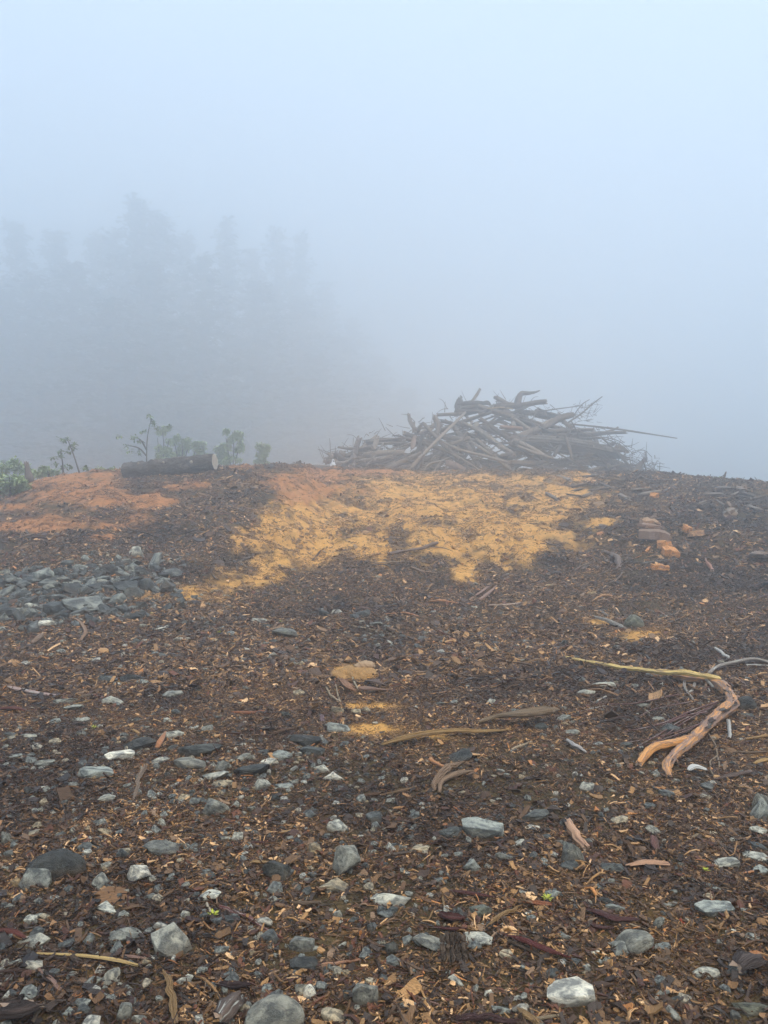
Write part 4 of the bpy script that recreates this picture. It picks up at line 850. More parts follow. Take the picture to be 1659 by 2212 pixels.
block('G', 838, 412, 230, 16, .3, (.34, .2, .13), 'long thin reddish board behind the large grey-topped slab', name='board', rz=.5)
block('G', 930, 545, 85, 46, .3, OB, 'bright orange wood block in front of the grey-topped slab', rz=.35, tilt=-.1)
block('G', 970, 592, 108, 42, .3, OB, 'bright orange wood block leaning on the one beyond it', rz=-.25, tilt=.1)
block('G', 895, 703, 120, 28, .28, OB, 'lowest orange wood block, lying alone on dark mulch', rz=.05)
block('G', 1086, 432, 46, 34, .25, OB, 'small orange wood block right of the grey-topped slab', rz=.5)
block('G', 1150, 465, 92, 30, .25, (.6, .33, .15), 'rightmost tan-orange wood block on the right slope', rz=-.1)
block('G', 1475, 142, 42, 30, .3, (.34, .24, .18), 'faded brown wood block near the right crest', rz=.3)
stick('wood_sliver', 'G', [(795, 580), (810, 562, .5), (828, 545)], [16, 18, 12], OB, 'narrow orange wood sliver left of the bright orange blocks', 'wood', mat=M_peel)
stick('root', 'G', [(508, 580, .5), (560, 600, .8), (600, 635, .8), (605, 700)], [22, 36, 36, 26], (.22, .17, .15), 'thick bent grey root on the mulch left of the orange blocks', extra=[('rootlet', [(628, 640, .6), (625, 735, .8), (565, 788, .8), (500, 812)], [12, 12, 12, 8])])
stick('root', 'G', [(285, 712), (345, 678, 1), (390, 662, 1), (440, 658)], [8, 10, 9, 7], (.24, .19, .16), 'thin grey root left of the thick bent root')
stick('root', 'G', [(375, 765), (455, 745, 1), (535, 706)], [7, 8, 8], (.24, .19, .16), 'thin straight root in front of the thick bent root')
stick('plank', 'G', [(650, 662), (740, 655, .3), (830, 655, .3)], [16, 20, 20], (.10, .095, .09), 'dark grey plank behind the lowest orange block', 'wood', flat=.5)
stick('plank', 'G', [(750, 665), (860, 650, .3), (960, 636, .3), (1060, 620)], [22, 24, 16, 8], (.20, .18, .17), 'long grey split plank in front of the leaning orange block', 'wood', flat=.5, ends='split')
stick('stump', 'G', [(1395, 318), (1396, 290, .1), (1396, 262, 1.0)], [84, 78, 80], (.34, .30, .27), 'pale weathered stump half buried near the right crest', flat=.8, n=14, rough=.15)
stick('log_chunk', 'G', [(1560, 600), (1600, 605, .4), (1650, 610)], [60, 84, 90], (.36, .28, .24), 'pale torn wood chunk at the right edge of the slope', 'wood', ends='split', rough=.3, n=12)
stick('stick', 'G', [(1470, 612), (1530, 605, .5), (1600, 575)], [8, 10, 8], GREY, 'grey stick poking left from the pale torn chunk')
stick('stick', 'G', [(1218, 630), (1240, 670, .5), (1265, 715)], [10, 22, 24], (.42, .19, .12), 'orange-brown stick between the blocks and the torn chunk', mat=M_peel)
stick('stick', 'G', [(1050, 655), (1070, 672), (1092, 690)], [10, 14, 10], (.38, .24, .2), 'short pinkish stick right of the long grey plank')
stick('stick', 'G', [(1298, 215), (1335, 240, .5), (1375, 266)], [12, 14, 12], (.26, .23, .21), 'grey log end above the pale stump')
stick('stick', 'G', [(1435, 222), (1480, 226), (1540, 232)], [8, 10, 8], (.24, .21, .2), 'grey stick right of the pale stump')
stick('stick', 'G', [(855, 985), (905, 1010, .4), (960, 1040)], [7, 10, 8], (.45, .28, .2), 'thin pinkish stick beyond the rounded green-grey rock')
stick('root', 'G', [(412, 932), (450, 905, 1), (485, 888, 1.6), (530, 886, 1.4), (590, 906)], [8, 12, 12, 12, 8], (.55, .30, .14), 'arched orange root on the dark mulch', mat=M_peel)
stick('stick', 'G', [(205, 1002), (260, 1010), (312, 1020)], [7, 10, 10], (.45, .27, .14), 'tan stick left of the grey fallen limb')
stick('stick', 'G', [(440, 640), (600, 605, .3), (690, 600)], [8, 10, 6], (.24, .2, .18), 'grey stick beyond the thick bent root')
stick('stick', 'G', [(500, 780), (550, 775)], [14, 10], (.36, .25, .17), 'short tan stick below the thick bent root')
for (a, b, w_, h_, t_) in [(110, 820, 60, 30, 't'), (415, 880, 60, 38, 't'), (525, 648, 22, 18, 'w')]:
    x, y, k = conv('G', a, b); rock(x, y, w_ * k, h_ * k, t_)

# ------------------------------------------------------------------ big log on the left crest
def big_log():
    A = pt(271, 1019.5, 22.6); B = pt(464, 997.5, 22.1); root = bpy.data.objects.new('felled_log', None); COL.objects.link(root); root.location = A
    inv = Matrix.Translation(-A)
    L = (B - A); us = [0, .02, .1, .2, .235, .27, .33, .5, .6, .75, .9, 1.0]; rs = [.25, .28, .275, .27, .225, .25, .285, .262, .265, .24, .232, .225]
    P = [A + L * u for u in us]
    n = 28; V = []; G = []
    sd0 = L.normalized(); up = Vector((0, 0, 1)); s1 = sd0.cross(up).normalized(); up = s1.cross(sd0)
    N = 70
    for i in range(N + 1):
        u = i / N; r = float(np.interp(u, us, rs)); c = A + L * u
        for k in range(n):
            a = 6.28318 * k / n; q = 1 + .15 * (float(fbm(u * 22, k * .8 + 3 * u, 5, 4)) - .5) * 2 + .05 * math.sin(a * 2 + u * 5)
            if .2 < u < .3 and math.sin(a) < .2: q *= 1.08
            V.append(c + (s1 * math.cos(a) + up * math.sin(a)) * r * q); G.append((u * 2.8, math.cos(a) * .5, math.sin(a) * .5))
    F = [(i * n + k, (i + 1) * n + k, (i + 1) * n + (k + 1) % n, i * n + (k + 1) % n) for i in range(N) for k in range(n)]
    me = mesh('trunk', V, F); attr(me, 'grain', 'FLOAT_VECTOR', 'POINT', G); t = link('trunk', me, M_bark, root); t.color = (.13, .108, .095, 1); t.matrix_parent_inverse = inv
    for nm, i0, mt in (('cut_end', N, M_cutp), ('cut_end', 0, M_bark)):
        c = A + L * (i0 / N); vv = [c + sd0 * (.012 if i0 else -.05)] + [Vector(V[i0 * n + k]) + sd0 * (.004 if i0 else -.004) for k in range(n)]
        ff = [(0, 1 + k, 1 + (k + 1) % n) if i0 == 0 else (0, 1 + (k + 1) % n, 1 + k) for k in range(n)]
        m2 = mesh('cut_end', vv, ff); attr(m2, 'grain', 'FLOAT_VECTOR', 'POINT', [tuple(v) for v in vv]); e = link(nm, m2, mt, root); e.matrix_parent_inverse = inv; e.color = (.16, .14, .13, 1)
    front = -s1 if s1.y > 0 else s1
    for u, va, sz in ((.195, .75, .05), (.78, .2, .06), (.475, .5, .045)):
        c = A + L * u + (front * math.cos(va) + up * math.sin(va)) * float(np.interp(u, us, rs)) * .97
        m3 = rock_mesh(930 + int(u * 100), 2, 5); e = link('branch_scar', m3, M_cutp, root); e.scale = (sz, .035, sz * .8); e.location = c; e.matrix_parent_inverse = inv
    tag(root, 'thick felled log with grey bark lying on the left crest', 'log')
big_log()

# ------------------------------------------------------------------ slash pile
LG = 'logs and branches heaped in the slash pile'
PSIL = ([690, 720, 770, 800, 880, 940, 985, 1040, 1110, 1180, 1250, 1330, 1370, 1385], [1003, 972, 954, 940, 918, 897, 876, 872, 865, 876, 902, 946, 975, 1010])
def pile_Y(px, py): # distance of the pile's face: the foot is nearest
    hgt = max(0, 1025 - py) / KY * 38
    return 35.5 + hgt * 1.05 + abs(px - 1060) / 380 * 1.2
PLM = []
def plog(pts, w, col, label=None, dy=0.0, mat=None, name='log', flat=1.0, rough=.1, ends='ragged', lm=None, extra=()):
    SEED[0] += 1; P = []
    for p in pts:
        x, y, k = conv('L', p[0], p[1]); Y = pile_Y(x, min(y, 1020)) + dy + (p[2] if len(p) > 2 else 0); P.append(pt(x, y, Y))
    ws = w if isinstance(w, (list, tuple)) else [w]; R = [q * .5291 * .5 * P[0].y / KX for q in ws]
    n = 12 if max(R) > .1 else 7
    tb = bundle(P, R, flat, rough, SEED[0]) if ends == 'split' and name != 'log' else [tube_geo(P, R, n, flat, rough, ends, SEED[0])]
    if ends == 'split' and name == 'log': tb += bundle([p + Vector((0, -R[0] * .35, R[0] * .1)) for p in P], [q * .95 for q in R], .9, .2, SEED[0])
    for ep, ew in extra:
        Q = []
        for p in ep:
            x, y, k = conv('L', p[0], p[1]); Q.append(pt(x, y, pile_Y(x, min(y, 1020)) + dy + (p[2] if len(p) > 2 else 0)))
        tb.append(tube_geo(Q, [q * .5291 * .5 * Q[0].y / KX for q in (ew if isinstance(ew, list) else [ew])], 5, 1, .1, 'ragged', SEED[0] + 500))
    o = link(name, wood_mesh(tb), [mat or M_wood, M_cut]); o.color = (*col, 1)
    c = sum(P, Vector()) / len(P); cx = 829.5 + c.x / c.y * KX; cy = 1106 - (c.z - EYE) / c.y * KY
    if lm: PLM.append((lm, cx, cy))
    tag(o, label, 'log' if name == 'log' else 'branch' if name in ('branch', 'pole') else name.replace('_', ' '), LG)
    return o, cx, cy
g1 = (.21, .165, .135); g2 = (.14, .105, .085); g3 = (.33, .27, .22); g4 = (.07, .055, .047)
plog([(420, 420), (540, 295, -.5), (655, 182)], [16, 14, 11], g3, 'long pale pole leaning diagonally across the left of the slash pile', -.7, name='pole', lm='the long pale pole')
plog([(1050, 224), (1250, 245), (1380, 264), (1520, 286)], [7, 8, 7, 4], g1, 'long thin pole sticking far out to the right of the pile', .3, name='pole', lm='the outlying thin pole')
plog([(632, 195), (628, 155), (634, 120)], [30, 34, 20], g4, 'dark jagged root mass at the upper left top of the pile', .2, rough=.3, ends='split', name='root_mass', lm='the dark root mass', extra=[([(628, 150), (680, 146), (730, 143), (765, 152)], [26, 34, 16, 5]), ([(640, 168), (700, 160), (760, 168)], [30, 26, 8]), ([(650, 185), (720, 172), (800, 182)], [26, 24, 10]), ([(625, 130), (640, 120), (636, 112)], [14, 9, 4]), ([(700, 150), (745, 136), (758, 146)], [12, 10, 4]), ([(620, 165), (612, 178), (618, 196)], [6, 4, 2])])
plog([(672, 145), (700, 112), (716, 84)], [10, 12, 9], g1, 'short stick pointing up from the dark root mass', .3, name='branch', lm='the topmost pointing stick', extra=[([(706, 104), (712, 90), (712, 80)], [4, 3])])
plog([(775, 117), (810, 136), (852, 160)], [16, 17, 18], g1, 'stubby log slanting down left of the hooked snag', .3, lm='the stubby slanting log')
plog([(872, 165), (872, 125), (885, 104), (915, 102), (940, 98), (960, 91)], [30, 26, 20, 14, 9, 4], g2, 'hooked snag bending right at the very top of the pile', .5, name='snag', lm='the hooked snag')
plog([(790, 158), (880, 152), (940, 140), (985, 136)], [18, 22, 20, 20], g2, 'thick dark log just right of and below the hooked snag', .1, lm='the thick top log')
plog([(540, 190), (590, 188), (650, 186)], [12, 13, 12], g1, 'short horizontal log jutting left below the dark root mass', 0, lm='the jutting horizontal log')
plog([(840, 296), (900, 270), (980, 238), (1040, 205), (1090, 192)], [26, 27, 26, 28, 24], g1, 'thick log rising to the right with its end in the air', -.5, lm='the thick rising log')
plog([(640, 222), (720, 258), (790, 312), (852, 352)], [14, 20, 22, 20], g3, 'pale bark-mottled log slanting down to the right in the centre', -.5, lm='the pale mottled log', mat=M_bark)
plog([(715, 205), (800, 265), (870, 315), (930, 358)], [16, 18, 18, 16], g2, 'darker log lying parallel above the pale mottled log', -.3, lm='the darker parallel log')
plog([(890, 300), (1000, 305), (1130, 322), (1268, 348)], [60, 62, 60, 44], (.17, .145, .13), 'massive weathered log with a torn right end, lower right of the pile', -.2, ends='split', rough=.12, lm='the massive weathered log')
plog([(1040, 275), (1120, 272), (1230, 264), (1305, 262)], [20, 20, 16, 12], g1, 'log jutting right above the massive weathered log', 0, lm='the jutting right log', ends='split', extra=[([(1225, 262), (1262, 250), (1280, 240)], [12, 8])])
plog([(1212, 282), (1280, 350), (1348, 425)], [7, 9, 11], g2, 'thin leaning pole at the right foot of the pile', -.6, name='pole', lm='the leaning right pole')
plog([(1345, 430), (1365, 400), (1388, 368)], [34, 20, 10], g2, 'small broken stump beside the foot of the leaning right pole', -.9, name='stump', lm='the small right stump', rough=.3)
plog([(1195, 280), (1240, 285), (1290, 302), (1340, 350)], [3, 4, 3, 2], g2, 'upper of two thin arching branches at the right', 0, name='branch')
plog([(1215, 285), (1260, 300), (1300, 322), (1325, 340)], [4, 4, 4, 3], g2, 'lower of two thin arching branches at the right', .1, name='branch', extra=[([(1315, 335), (1300, 362), (1255, 385)], [3, 2])])
plog([(1075, 222), (1130, 185), (1170, 150), (1214, 116)], [7, 7, 6, 4], g2, 'thin pole pointing up steeply right of the thick rising log', .4, name='branch', lm='the steep thin pole')
plog([(1095, 200), (1110, 175), (1135, 145), (1162, 128)], [5, 5, 4, 3], g2, 'thin curved branch left of the steep thin pole', .4, name='branch', extra=[([(1148, 140), (1145, 155), (1142, 168)], [2, 2])])
plog([(945, 178), (1000, 170), (1060, 162), (1135, 152)], [5, 5, 4, 3], g2, 'thin nearly level branch below the thick top log', .3, name='branch')
plog([(455, 258), (440, 235), (430, 215), (424, 188)], [18, 16, 14, 12], g1, 'upright snag with a broken tip on the left shoulder of the pile', .1, name='snag', lm='the upright left snag', rough=.2, extra=[([(446, 262), (444, 235), (446, 222)], [14, 10])])
plog([(450, 248), (510, 242), (562, 234)], [10, 11, 12], g1, 'level log running right from the upright left snag', .1)
plog([(190, 412), (198, 375), (207, 335), (222, 288)], [36, 32, 26, 26], (.21, .17, .15), 'thick round-topped snag standing near the left end of the pile', -.4, name='snag', lm='the round-topped snag', mat=M_bark)
plog([(277, 338), (288, 310), (296, 278)], [20, 22, 18], g3, 'pale upright split slab near the left end of the pile', -.1, name='slab', lm='the pale upright slab', flat=.5, ends='split')
plog([(135, 322), (180, 328), (220, 330)], [8, 12, 14], g1, 'short log poking left from behind the round-topped snag', .2, lm='the leftmost poking log')
plog([(82, 366), (110, 366), (155, 368)], [6, 8, 8], g1, 'lowest thin log poking out at the far left foot', -.1)
plog([(255, 300), (330, 292), (420, 282)], [8, 10, 10], g1, 'level log above the left shoulder of the pile', .1)
plog([(290, 308), (350, 306), (420, 305)], [10, 12, 10], g1, 'second level log under the left shoulder log', 0)
plog([(330, 240), (348, 258), (368, 278)], [2, 3, 3], g2, 'thin wand sticking up from the left shoulder of the pile', .2, name='branch')
plog([(798, 240), (845, 243), (890, 247)], [14, 16, 15], (.36, .20, .12), 'short reddish log with a fresh cut end in the centre', -.7, lm='the short reddish log')
plog([(592, 312), (630, 300), (672, 282)], [16, 17, 16], g1, 'short log in front of the long pale pole', -.9, lm='the short front log')
plog([(438, 330), (443, 305), (450, 275)], [14, 22, 14], (.34, .22, .16), 'pale orange upright slab left of the long pale pole', -.4, name='slab', flat=.4)
plog([(322, 418), (390, 386), (475, 348)], [24, 24, 18], g1, 'thick log sloping down left behind the long pale pole foot', -.6, lm='the thick left foot log')
plog([(248, 355), (320, 348), (405, 344)], [26, 28, 22], g3, 'thick level log on the left lower part of the pile', -.5, lm='the thick left level log')
plog([(560, 300), (640, 335), (740, 360), (830, 385)], [8, 11, 12, 10], g3, 'long pale crooked branch crossing the lower centre', -.9, name='branch', lm='the long crooked branch')
plog([(870, 318), (940, 345), (1015, 368)], [12, 14, 10], g3, 'pale branch below the thick rising log foot', -.9, name='branch')
plog([(1030, 345), (1090, 378), (1150, 415)], [6, 7, 5], g2, 'thin dark branch at the lower right of the pile', -1.0, name='branch')
plog([(580, 385), (615, 398), (655, 418)], [26, 30, 24], (.28, .19, .15), 'fat short log with a reddish end at the foot of the pile', -1.0, lm='the fat short foot log')
plog([(1065, 285), (1080, 325), (1092, 372)], [14, 15, 12], g2, 'dark upright post in front of the massive weathered log', -1.0, name='post')
plog([(480, 418), (510, 390), (555, 378), (600, 360)], [5, 6, 6, 4], g3, 'thin pale crooked branch at the foot right of the long pole', -1.1, name='branch', extra=[([(555, 380), (540, 400), (525, 425)], [5, 4])])
plog([(610, 350), (690, 400), (720, 425)], [6, 7, 6], g3, 'thin pale branch slanting into the foot of the pile', -1.1, name='branch')
plog([(680, 300), (740, 340), (768, 358)], [10, 12, 10], g3, 'pale straight branch between the two central slanting logs', -1.0, name='branch')
plog([(745, 165), (800, 160), (850, 166)], [5, 8, 5], (.55, .42, .24), 'yellowish split branch near the top of the pile', -.3, name='branch')
plog([(150, 390), (175, 380), (220, 362)], [10, 10, 8], g3, 'pale stick at the far left foot of the pile', -.8, name='branch')
plog([(530, 200), (545, 235), (540, 275)], [20, 22, 14], g1, 'broken forked trunk left of the top of the long pale pole', 0, rough=.25, name='snag')
plog([(0, 402), (60, 400), (120, 404)], [12, 14, 12], g1, 'grey log lying on the ground left of the pile', 0, lm='the detached left log')
plog([(20, 398), (50, 396), (80, 398)], [6, 6, 5], g3, 'pale stick on top of the detached left log', -.1, name='branch')
# round cut ends that face the camera
for cx_, cy_, dd, lb in ((702, 228, 20, 'log with a pale round cut end facing out, upper centre of the pile'), (852, 225, 18, 'log with a grey round cut end facing out below the thick top log')):
    SEED[0] += 1; x, y, k = conv('L', cx_, cy_); Y = pile_Y(x, y) - .8; p0 = pt(x, y, Y); r0 = dd * .5291 * .5 * Y / KX
    o = link('log', wood_mesh([tube_geo([p0, p0 + Vector((.25, 2.0, .1))], [r0, r0 * 1.05], 14, 1, .05, 'flat', SEED[0])]), [M_bark, M_cutp]); o.color = (*g1, 1); tag(o, lb, 'log', LG)
# fill logs
fr = random.Random(5); cnt = 0; PUSED = set()
while cnt < 285:
    px = fr.uniform(715, 1365); top = float(np.interp(px, *PSIL)); py = fr.uniform(top + 8, 1026) if cnt > 40 else fr.uniform(985, 1028)
    L = fr.uniform(40, 150) * (1 if py > top + 30 else .6); a = fr.gauss(0, .38) if fr.random() < .72 else fr.uniform(-1.2, 1.2)
    if px < 960: a += .22
    elif px > 1150: a -= .12
    dx = math.cos(a) * L / 2; dy_ = -math.sin(a) * L / 2
    x0, y0_, x1, y1 = px - dx, py - dy_, px + dx, py + dy_
    if x0 < 705 or x1 > 1385: continue
    if min(y0_ - np.interp(x0, *PSIL), y1 - np.interp(x1, *PSIL)) < 3: continue
    y0_ = min(y0_, 1034); y1 = min(y1, 1034)
    w = fr.choice((4, 5, 5, 6, 7, 8, 10, 12, 15, 19, 24)) if cnt > 60 else fr.choice((14, 20, 26, 32)) ; c = fr.choice((g1, g2, g3, g4, g2, g1)); f = fr.uniform(.8, 1.25); c = tuple(q * f for q in c)
    inv = lambda X, Y: ((X - 658.3) / .5291, (Y - 795.5) / .5291)
    a0 = inv(x0, y0_); a1 = inv(x1, y1); md = ((a0[0] + a1[0]) / 2, (a0[1] + a1[1]) / 2 + fr.uniform(-6, 6))
    nm = 'branch' if w < 10 else 'log'
    o, cx_, cy_ = plog([(*a0, fr.uniform(-.5, .5)), md, (*a1, fr.uniform(-.5, .5))], [w, w * fr.uniform(.85, 1.1), w * fr.uniform(.6, .95)], c, None, fr.choice((-.5, -.2, .1, .4, .8, 1.2)) if cnt > 60 else fr.uniform(1.0, 2.4), name=nm, mat=fr.choice((M_wood, M_wood, M_bark)))
    tone = 'pale' if c[0] > .23 else 'dark' if c[0] < .12 else 'grey-brown'; sz = 'thin' if w < 10 else 'medium' if w < 20 else 'thick'
    dirw = 'level' if abs(a) < .18 else 'rising' if a > 0 else 'falling'
    if abs(a) > .8: dirw = 'steep'
    ds = sorted(PLM, key=lambda l: (l[1] - cx_) ** 2 + ((l[2] - cy_) * 1.5) ** 2); lab = None
    for n_, lx, ly in ds[:14]:
        ex, ey = cx_ - lx, cy_ - ly
        rel = ('right of' if ex > 0 else 'left of') if abs(ex) > 1.8 * abs(ey) else ('below' if ey > 0 else 'above') if abs(ey) > 1.2 * abs(ex) else ('below and ' if ey > 0 else 'above and ') + ('right of' if ex > 0 else 'left of')
        lab = f'{sz} {tone} {dirw} {nm} in the pile, {rel} {n_}'
        if lab not in PUSED: break
    PUSED.add(lab); o['label'] = lab
    cnt += 1
# fine twigs bristling from the pile: nobody could count them
tw = []
for i in range(620):
    px = fr.uniform(700, 1420) if i < 520 else fr.uniform(1180, 1400); top = float(np.interp(min(px, 1385), *PSIL)); py = fr.uniform(top - 6, 1022) if px < 1385 else fr.uniform(985, 1030)
    Y = pile_Y(px, py) + fr.uniform(-1.2, .3); p = pt(px, py, Y); dv = Vector((fr.gauss(0, 1), fr.gauss(0, .4), fr.gauss(.25, .6))).normalized() * fr.uniform(.25, .9)
    m = p + dv * .5 + Vector((0, 0, fr.uniform(-.08, .15)))
    tw.append(tube_geo([p, m, p + dv], [.016, .012, .006], 4, 1, .1, 'flat', i))
for cx_, cy_ in [(1150 + fr.uniform(-60, 50), 190 + fr.uniform(-45, 30)) for _ in range(60)] + [(1400 + fr.uniform(-50, 40), 385 + fr.uniform(-25, 40)) for _ in range(60)]:
    x, y, k = conv('L', cx_, cy_); p = pt(x, y, 38.5); dv = Vector((fr.gauss(.4, .5), 0, fr.gauss(0, .5))) * .4
    tw.append(tube_geo([p, p + dv * .6, p + dv], [.01, .008, .005], 4, 1, .1, 'flat', 3))
o = link('pile_twigs', wood_mesh(tw, False), [M_wood]); o.color = (*g2, 1); tag(o, 'fine broken twigs bristling all over the slash pile', None, kind='stuff')

# white jug at the left foot of the pile
def jug():
    p = pt(719.5, 1019, 33.5); p.z = float(H(p.x, p.y)); root = bpy.data.objects.new('plastic_jug', None); COL.objects.link(root); root.location = p
    prof = [(0, -.04), (.12, -.04), (.125, .0), (.125, .1), (.11, .2), (.075, .27), (.055, .30), (.06, .34), (.05, .38), (.02, .41), (0, .415)]; n = 16; V = []
    for r, z in prof:
        for k in range(n): V.append((r * math.cos(6.283 * k / n), r * .8 * math.sin(6.283 * k / n), z * .95))
    F = [(i * n + k, i * n + (k + 1) % n, (i + 1) * n + (k + 1) % n, (i + 1) * n + k) for i in range(len(prof) - 1) for k in range(n)]
    link('body', mesh('body', V, F), M_white, root)
    h = link('dark_opening', rock_mesh(950, 2, 2, True), M_dark, root); h.scale = (.022, .02, .05); h.location = (.02, -.065, .30)
    tag(root, 'small white plastic jug standing at the left foot of the pile', 'jug')
jug()

# ------------------------------------------------------------------ green plants on the left crest
def leaves_mesh(clumps, n, size, seed, nm='foliage', droop=.2):
    r = np.random.default_rng(seed); V = []; F = []
    for c, rad in clumps:
        for k in range(n):
            d_ = r.normal(size=3); d_ /= np.linalg.norm(d_); p = np.array(c) + d_ * np.array(rad) * r.random() ** .5
            a = r.uniform(0, 6.283); t = r.normal() * .5 - droop; dv = np.array([math.cos(a) * math.cos(t), math.sin(a) * math.cos(t), math.sin(t)]); sd = np.cross(dv, [0, 0, 1]); sd /= max(np.linalg.norm(sd), .1)
            s = size * r.uniform(.6, 1.3); b = len(V)
            V += [p, p + dv * s * .5 + sd * s * .24, p + dv * s, p + dv * s * .5 - sd * s * .24]; F.append((b, b + 1, b + 2, b + 3))
    return mesh(nm, V, F, False)
def plant(name, stems, clumps, n, size, mat, label, cat, group=None, Y=23):
    b = stems[0][0]; g = pt(b[0], b[1], Y); g.z = float(H(g.x, g.y)); root = bpy.data.objects.new(name, None); COL.objects.link(root); root.location = g
    inv = Matrix.Translation(-g); SEED[0] += 1
    for s in stems:
        P = [pt(p[0], p[1], Y) for p in s]
        if s is stems[0] or True: P[0].z = min(P[0].z, float(H(P[0].x, P[0].y)) + (0 if s[0][1] > 990 else 9))
        st = link('stem', wood_mesh([tube_geo(P, [.03, .022, .012], 6, 1, .1, 'flat', SEED[0])], False), M_trunk, root); st.matrix_parent_inverse = inv
    cs = [(tuple(pt(x, y, Y) + Vector((0, random.uniform(-.3, .3) * rx / 20, 0))), (rx / KX * Y, rx / KX * Y * .8, ry / KX * Y)) for x, y, rx, ry in clumps]
    f = link('foliage', leaves_mesh(cs, n, size, SEED[0]), mat, root); f.matrix_parent_inverse = inv; f['kind'] = 'stuff'
    tag(root, label, cat, group)
plant('sapling', [[(172, 1022), (160, 985), (147, 952)]], [(147, 949, 14, 3), (153, 966, 9, 4), (146, 976, 11, 3), (158, 958, 6, 3), (141, 952, 6, 2)], 34, .13, M_leaf, 'slender leaning sapling with flat leaf tufts, left of the log', 'sapling', Y=23.5)
plant('sapling', [[(137, 1024), (135, 998), (130, 974)]], [(127, 975, 8, 4), (118, 988, 8, 3), (135, 986, 7, 3), (118, 1002, 8, 3), (132, 1010, 12, 3), (150, 1008, 9, 3)], 26, .12, M_leaf, 'lower bushy sapling left of the slender leaning one', 'sapling', Y=23.8)
plant('sapling', [[(193, 1020), (190, 1014), (188, 1009)]], [(186, 1010, 8, 3)], 60, .12, M_leaf, 'smallest sapling tuft between the leaning sapling and the log', 'sapling', Y=23.5)
plant('sapling', [[(317, 1006), (317, 970), (320, 935), (327, 905)], [(317, 972), (303, 950), (285, 943)], [(317, 985), (300, 968), (275, 962)]],
      [(323, 899, 7, 4), (329, 908, 7, 5), (333, 920, 9, 7), (340, 925, 6, 4), (308, 932, 8, 5), (286, 947, 8, 5), (260, 943, 8, 4), (273, 962, 7, 5), (296, 944, 8, 4), (283, 972, 12, 8), (300, 975, 8, 8), (366, 921, 4, 2), (303, 955, 8, 5)], 24, .14, M_leaf, 'tallest open sapling with spreading leaf tufts behind the log', 'sapling', Y=27.5)
SG = 'pale shrubs fading into the fog behind the log'
for (x, y0_, y1, w, lb, Yd, mt) in [(352, 1004, 925, 24, 'airy shrub right beside the tallest sapling behind the log', 31, M_leafy), (392, 1004, 938, 30, 'broad pale shrub behind the middle of the log', 32, M_leafy), (430, 1004, 955, 24, 'low pale shrub behind the right half of the log', 33, M_leafy),
                            (503, 1006, 925, 30, 'rounded pale shrub standing free to the right of the log', 31, M_leafy), (568, 1008, 958, 17, 'small thin shrub farthest right of the log', 32, M_leafy), (478, 1004, 962, 16, 'small shrub just right of the log end', 32, M_leafy)]:
    cs = []; rr = random.Random(int(x))
    for k in range(22):
        u = rr.random(); yy = y0_ + (y1 - y0_) * u; ww = w * (1 - .55 * u) * (.5 + .5 * math.sin(min(1, u * 2.5) * 1.57)); cs.append((x + rr.uniform(-ww, ww), yy, 9, 7))
    Yd += 8
    plant('shrub', [[(x, y0_ + 6), (x + 2, (y0_ + y1) / 2), (x - 1, y1 + 8)], [(x, y0_ + 6), (x - w * .4, (y0_ + y1) / 2), (x - w * .5, y1 + 20)], [(x, y0_ + 6), (x + w * .4, (y0_ + y1) / 2 + 4), (x + w * .55, y1 + 24)]], cs, 210, .13, mt, lb, 'shrub', SG, Y=Yd)
plant('bush', [[(22, 1062), (22, 1045), (20, 1030)]], [(8, 1040, 22, 18), (30, 1035, 20, 14), (48, 1044, 16, 12), (15, 1055, 26, 14), (40, 1052, 18, 12), (-15, 1040, 20, 20)], 330, .13, M_leafy, 'bright green bush at the left edge of the crest', 'bush', Y=20.5)
plant('bush', [[(30, 1035), (32, 1010), (28, 990)]], [(12, 1005, 20, 12), (34, 1002, 12, 16), (50, 1012, 18, 12), (5, 1018, 20, 12), (72, 1022, 16, 8)], 240, .15, M_leafy, 'paler bush rising behind the bright green one', 'bush', Y=25)
plant('bush', [[(105, 1030), (104, 1022), (100, 1015)]], [(100, 1018, 18, 8), (85, 1024, 12, 6), (118, 1020, 10, 6), (92, 1012, 8, 5)], 180, .13, M_leafy, 'low green bush between the dead stub and the saplings', 'bush', Y=24)
plant('bush', [[(225, 1018), (224, 1015), (223, 1012)]], [(222, 1014, 16, 4), (240, 1013, 10, 3)], 90, .12, M_leafy, 'low grassy tuft on the crest just left of the log', 'bush', Y=24.5)
plant('bush', [[(1563, 1036), (1563, 1033), (1562, 1031)]], [(1545, 1034, 7, 5), (1556, 1033, 4, 5)], 60, .08, M_leafy, 'tiny green plant on the right skyline', 'bush', Y=24.4)
def ctube(name, pts, r, col, label, cat, Y, mat=None, ends='split'):
    SEED[0] += 1; P = [pt(x, y, Y) for x, y in pts]; o = link(name, wood_mesh([tube_geo(P, r, 10, 1, .2, ends, SEED[0])]), [mat or M_wood, M_cut]); o.color = (*col, 1); tag(o, label, cat)
ctube('stump', [(63, 1034), (61, 1022), (58, 1004)], [.13, .09, .06], (.16, .12, .10), 'dead upright stub on the crest beside the left bushes', 'stump', 22.8)
ctube('snag', [(1562, 1040), (1564, 1031), (1568, 1021)], [.03, .035, .02], (.16, .12, .10), 'small dead snag sticking up on the right skyline', 'snag', 24)
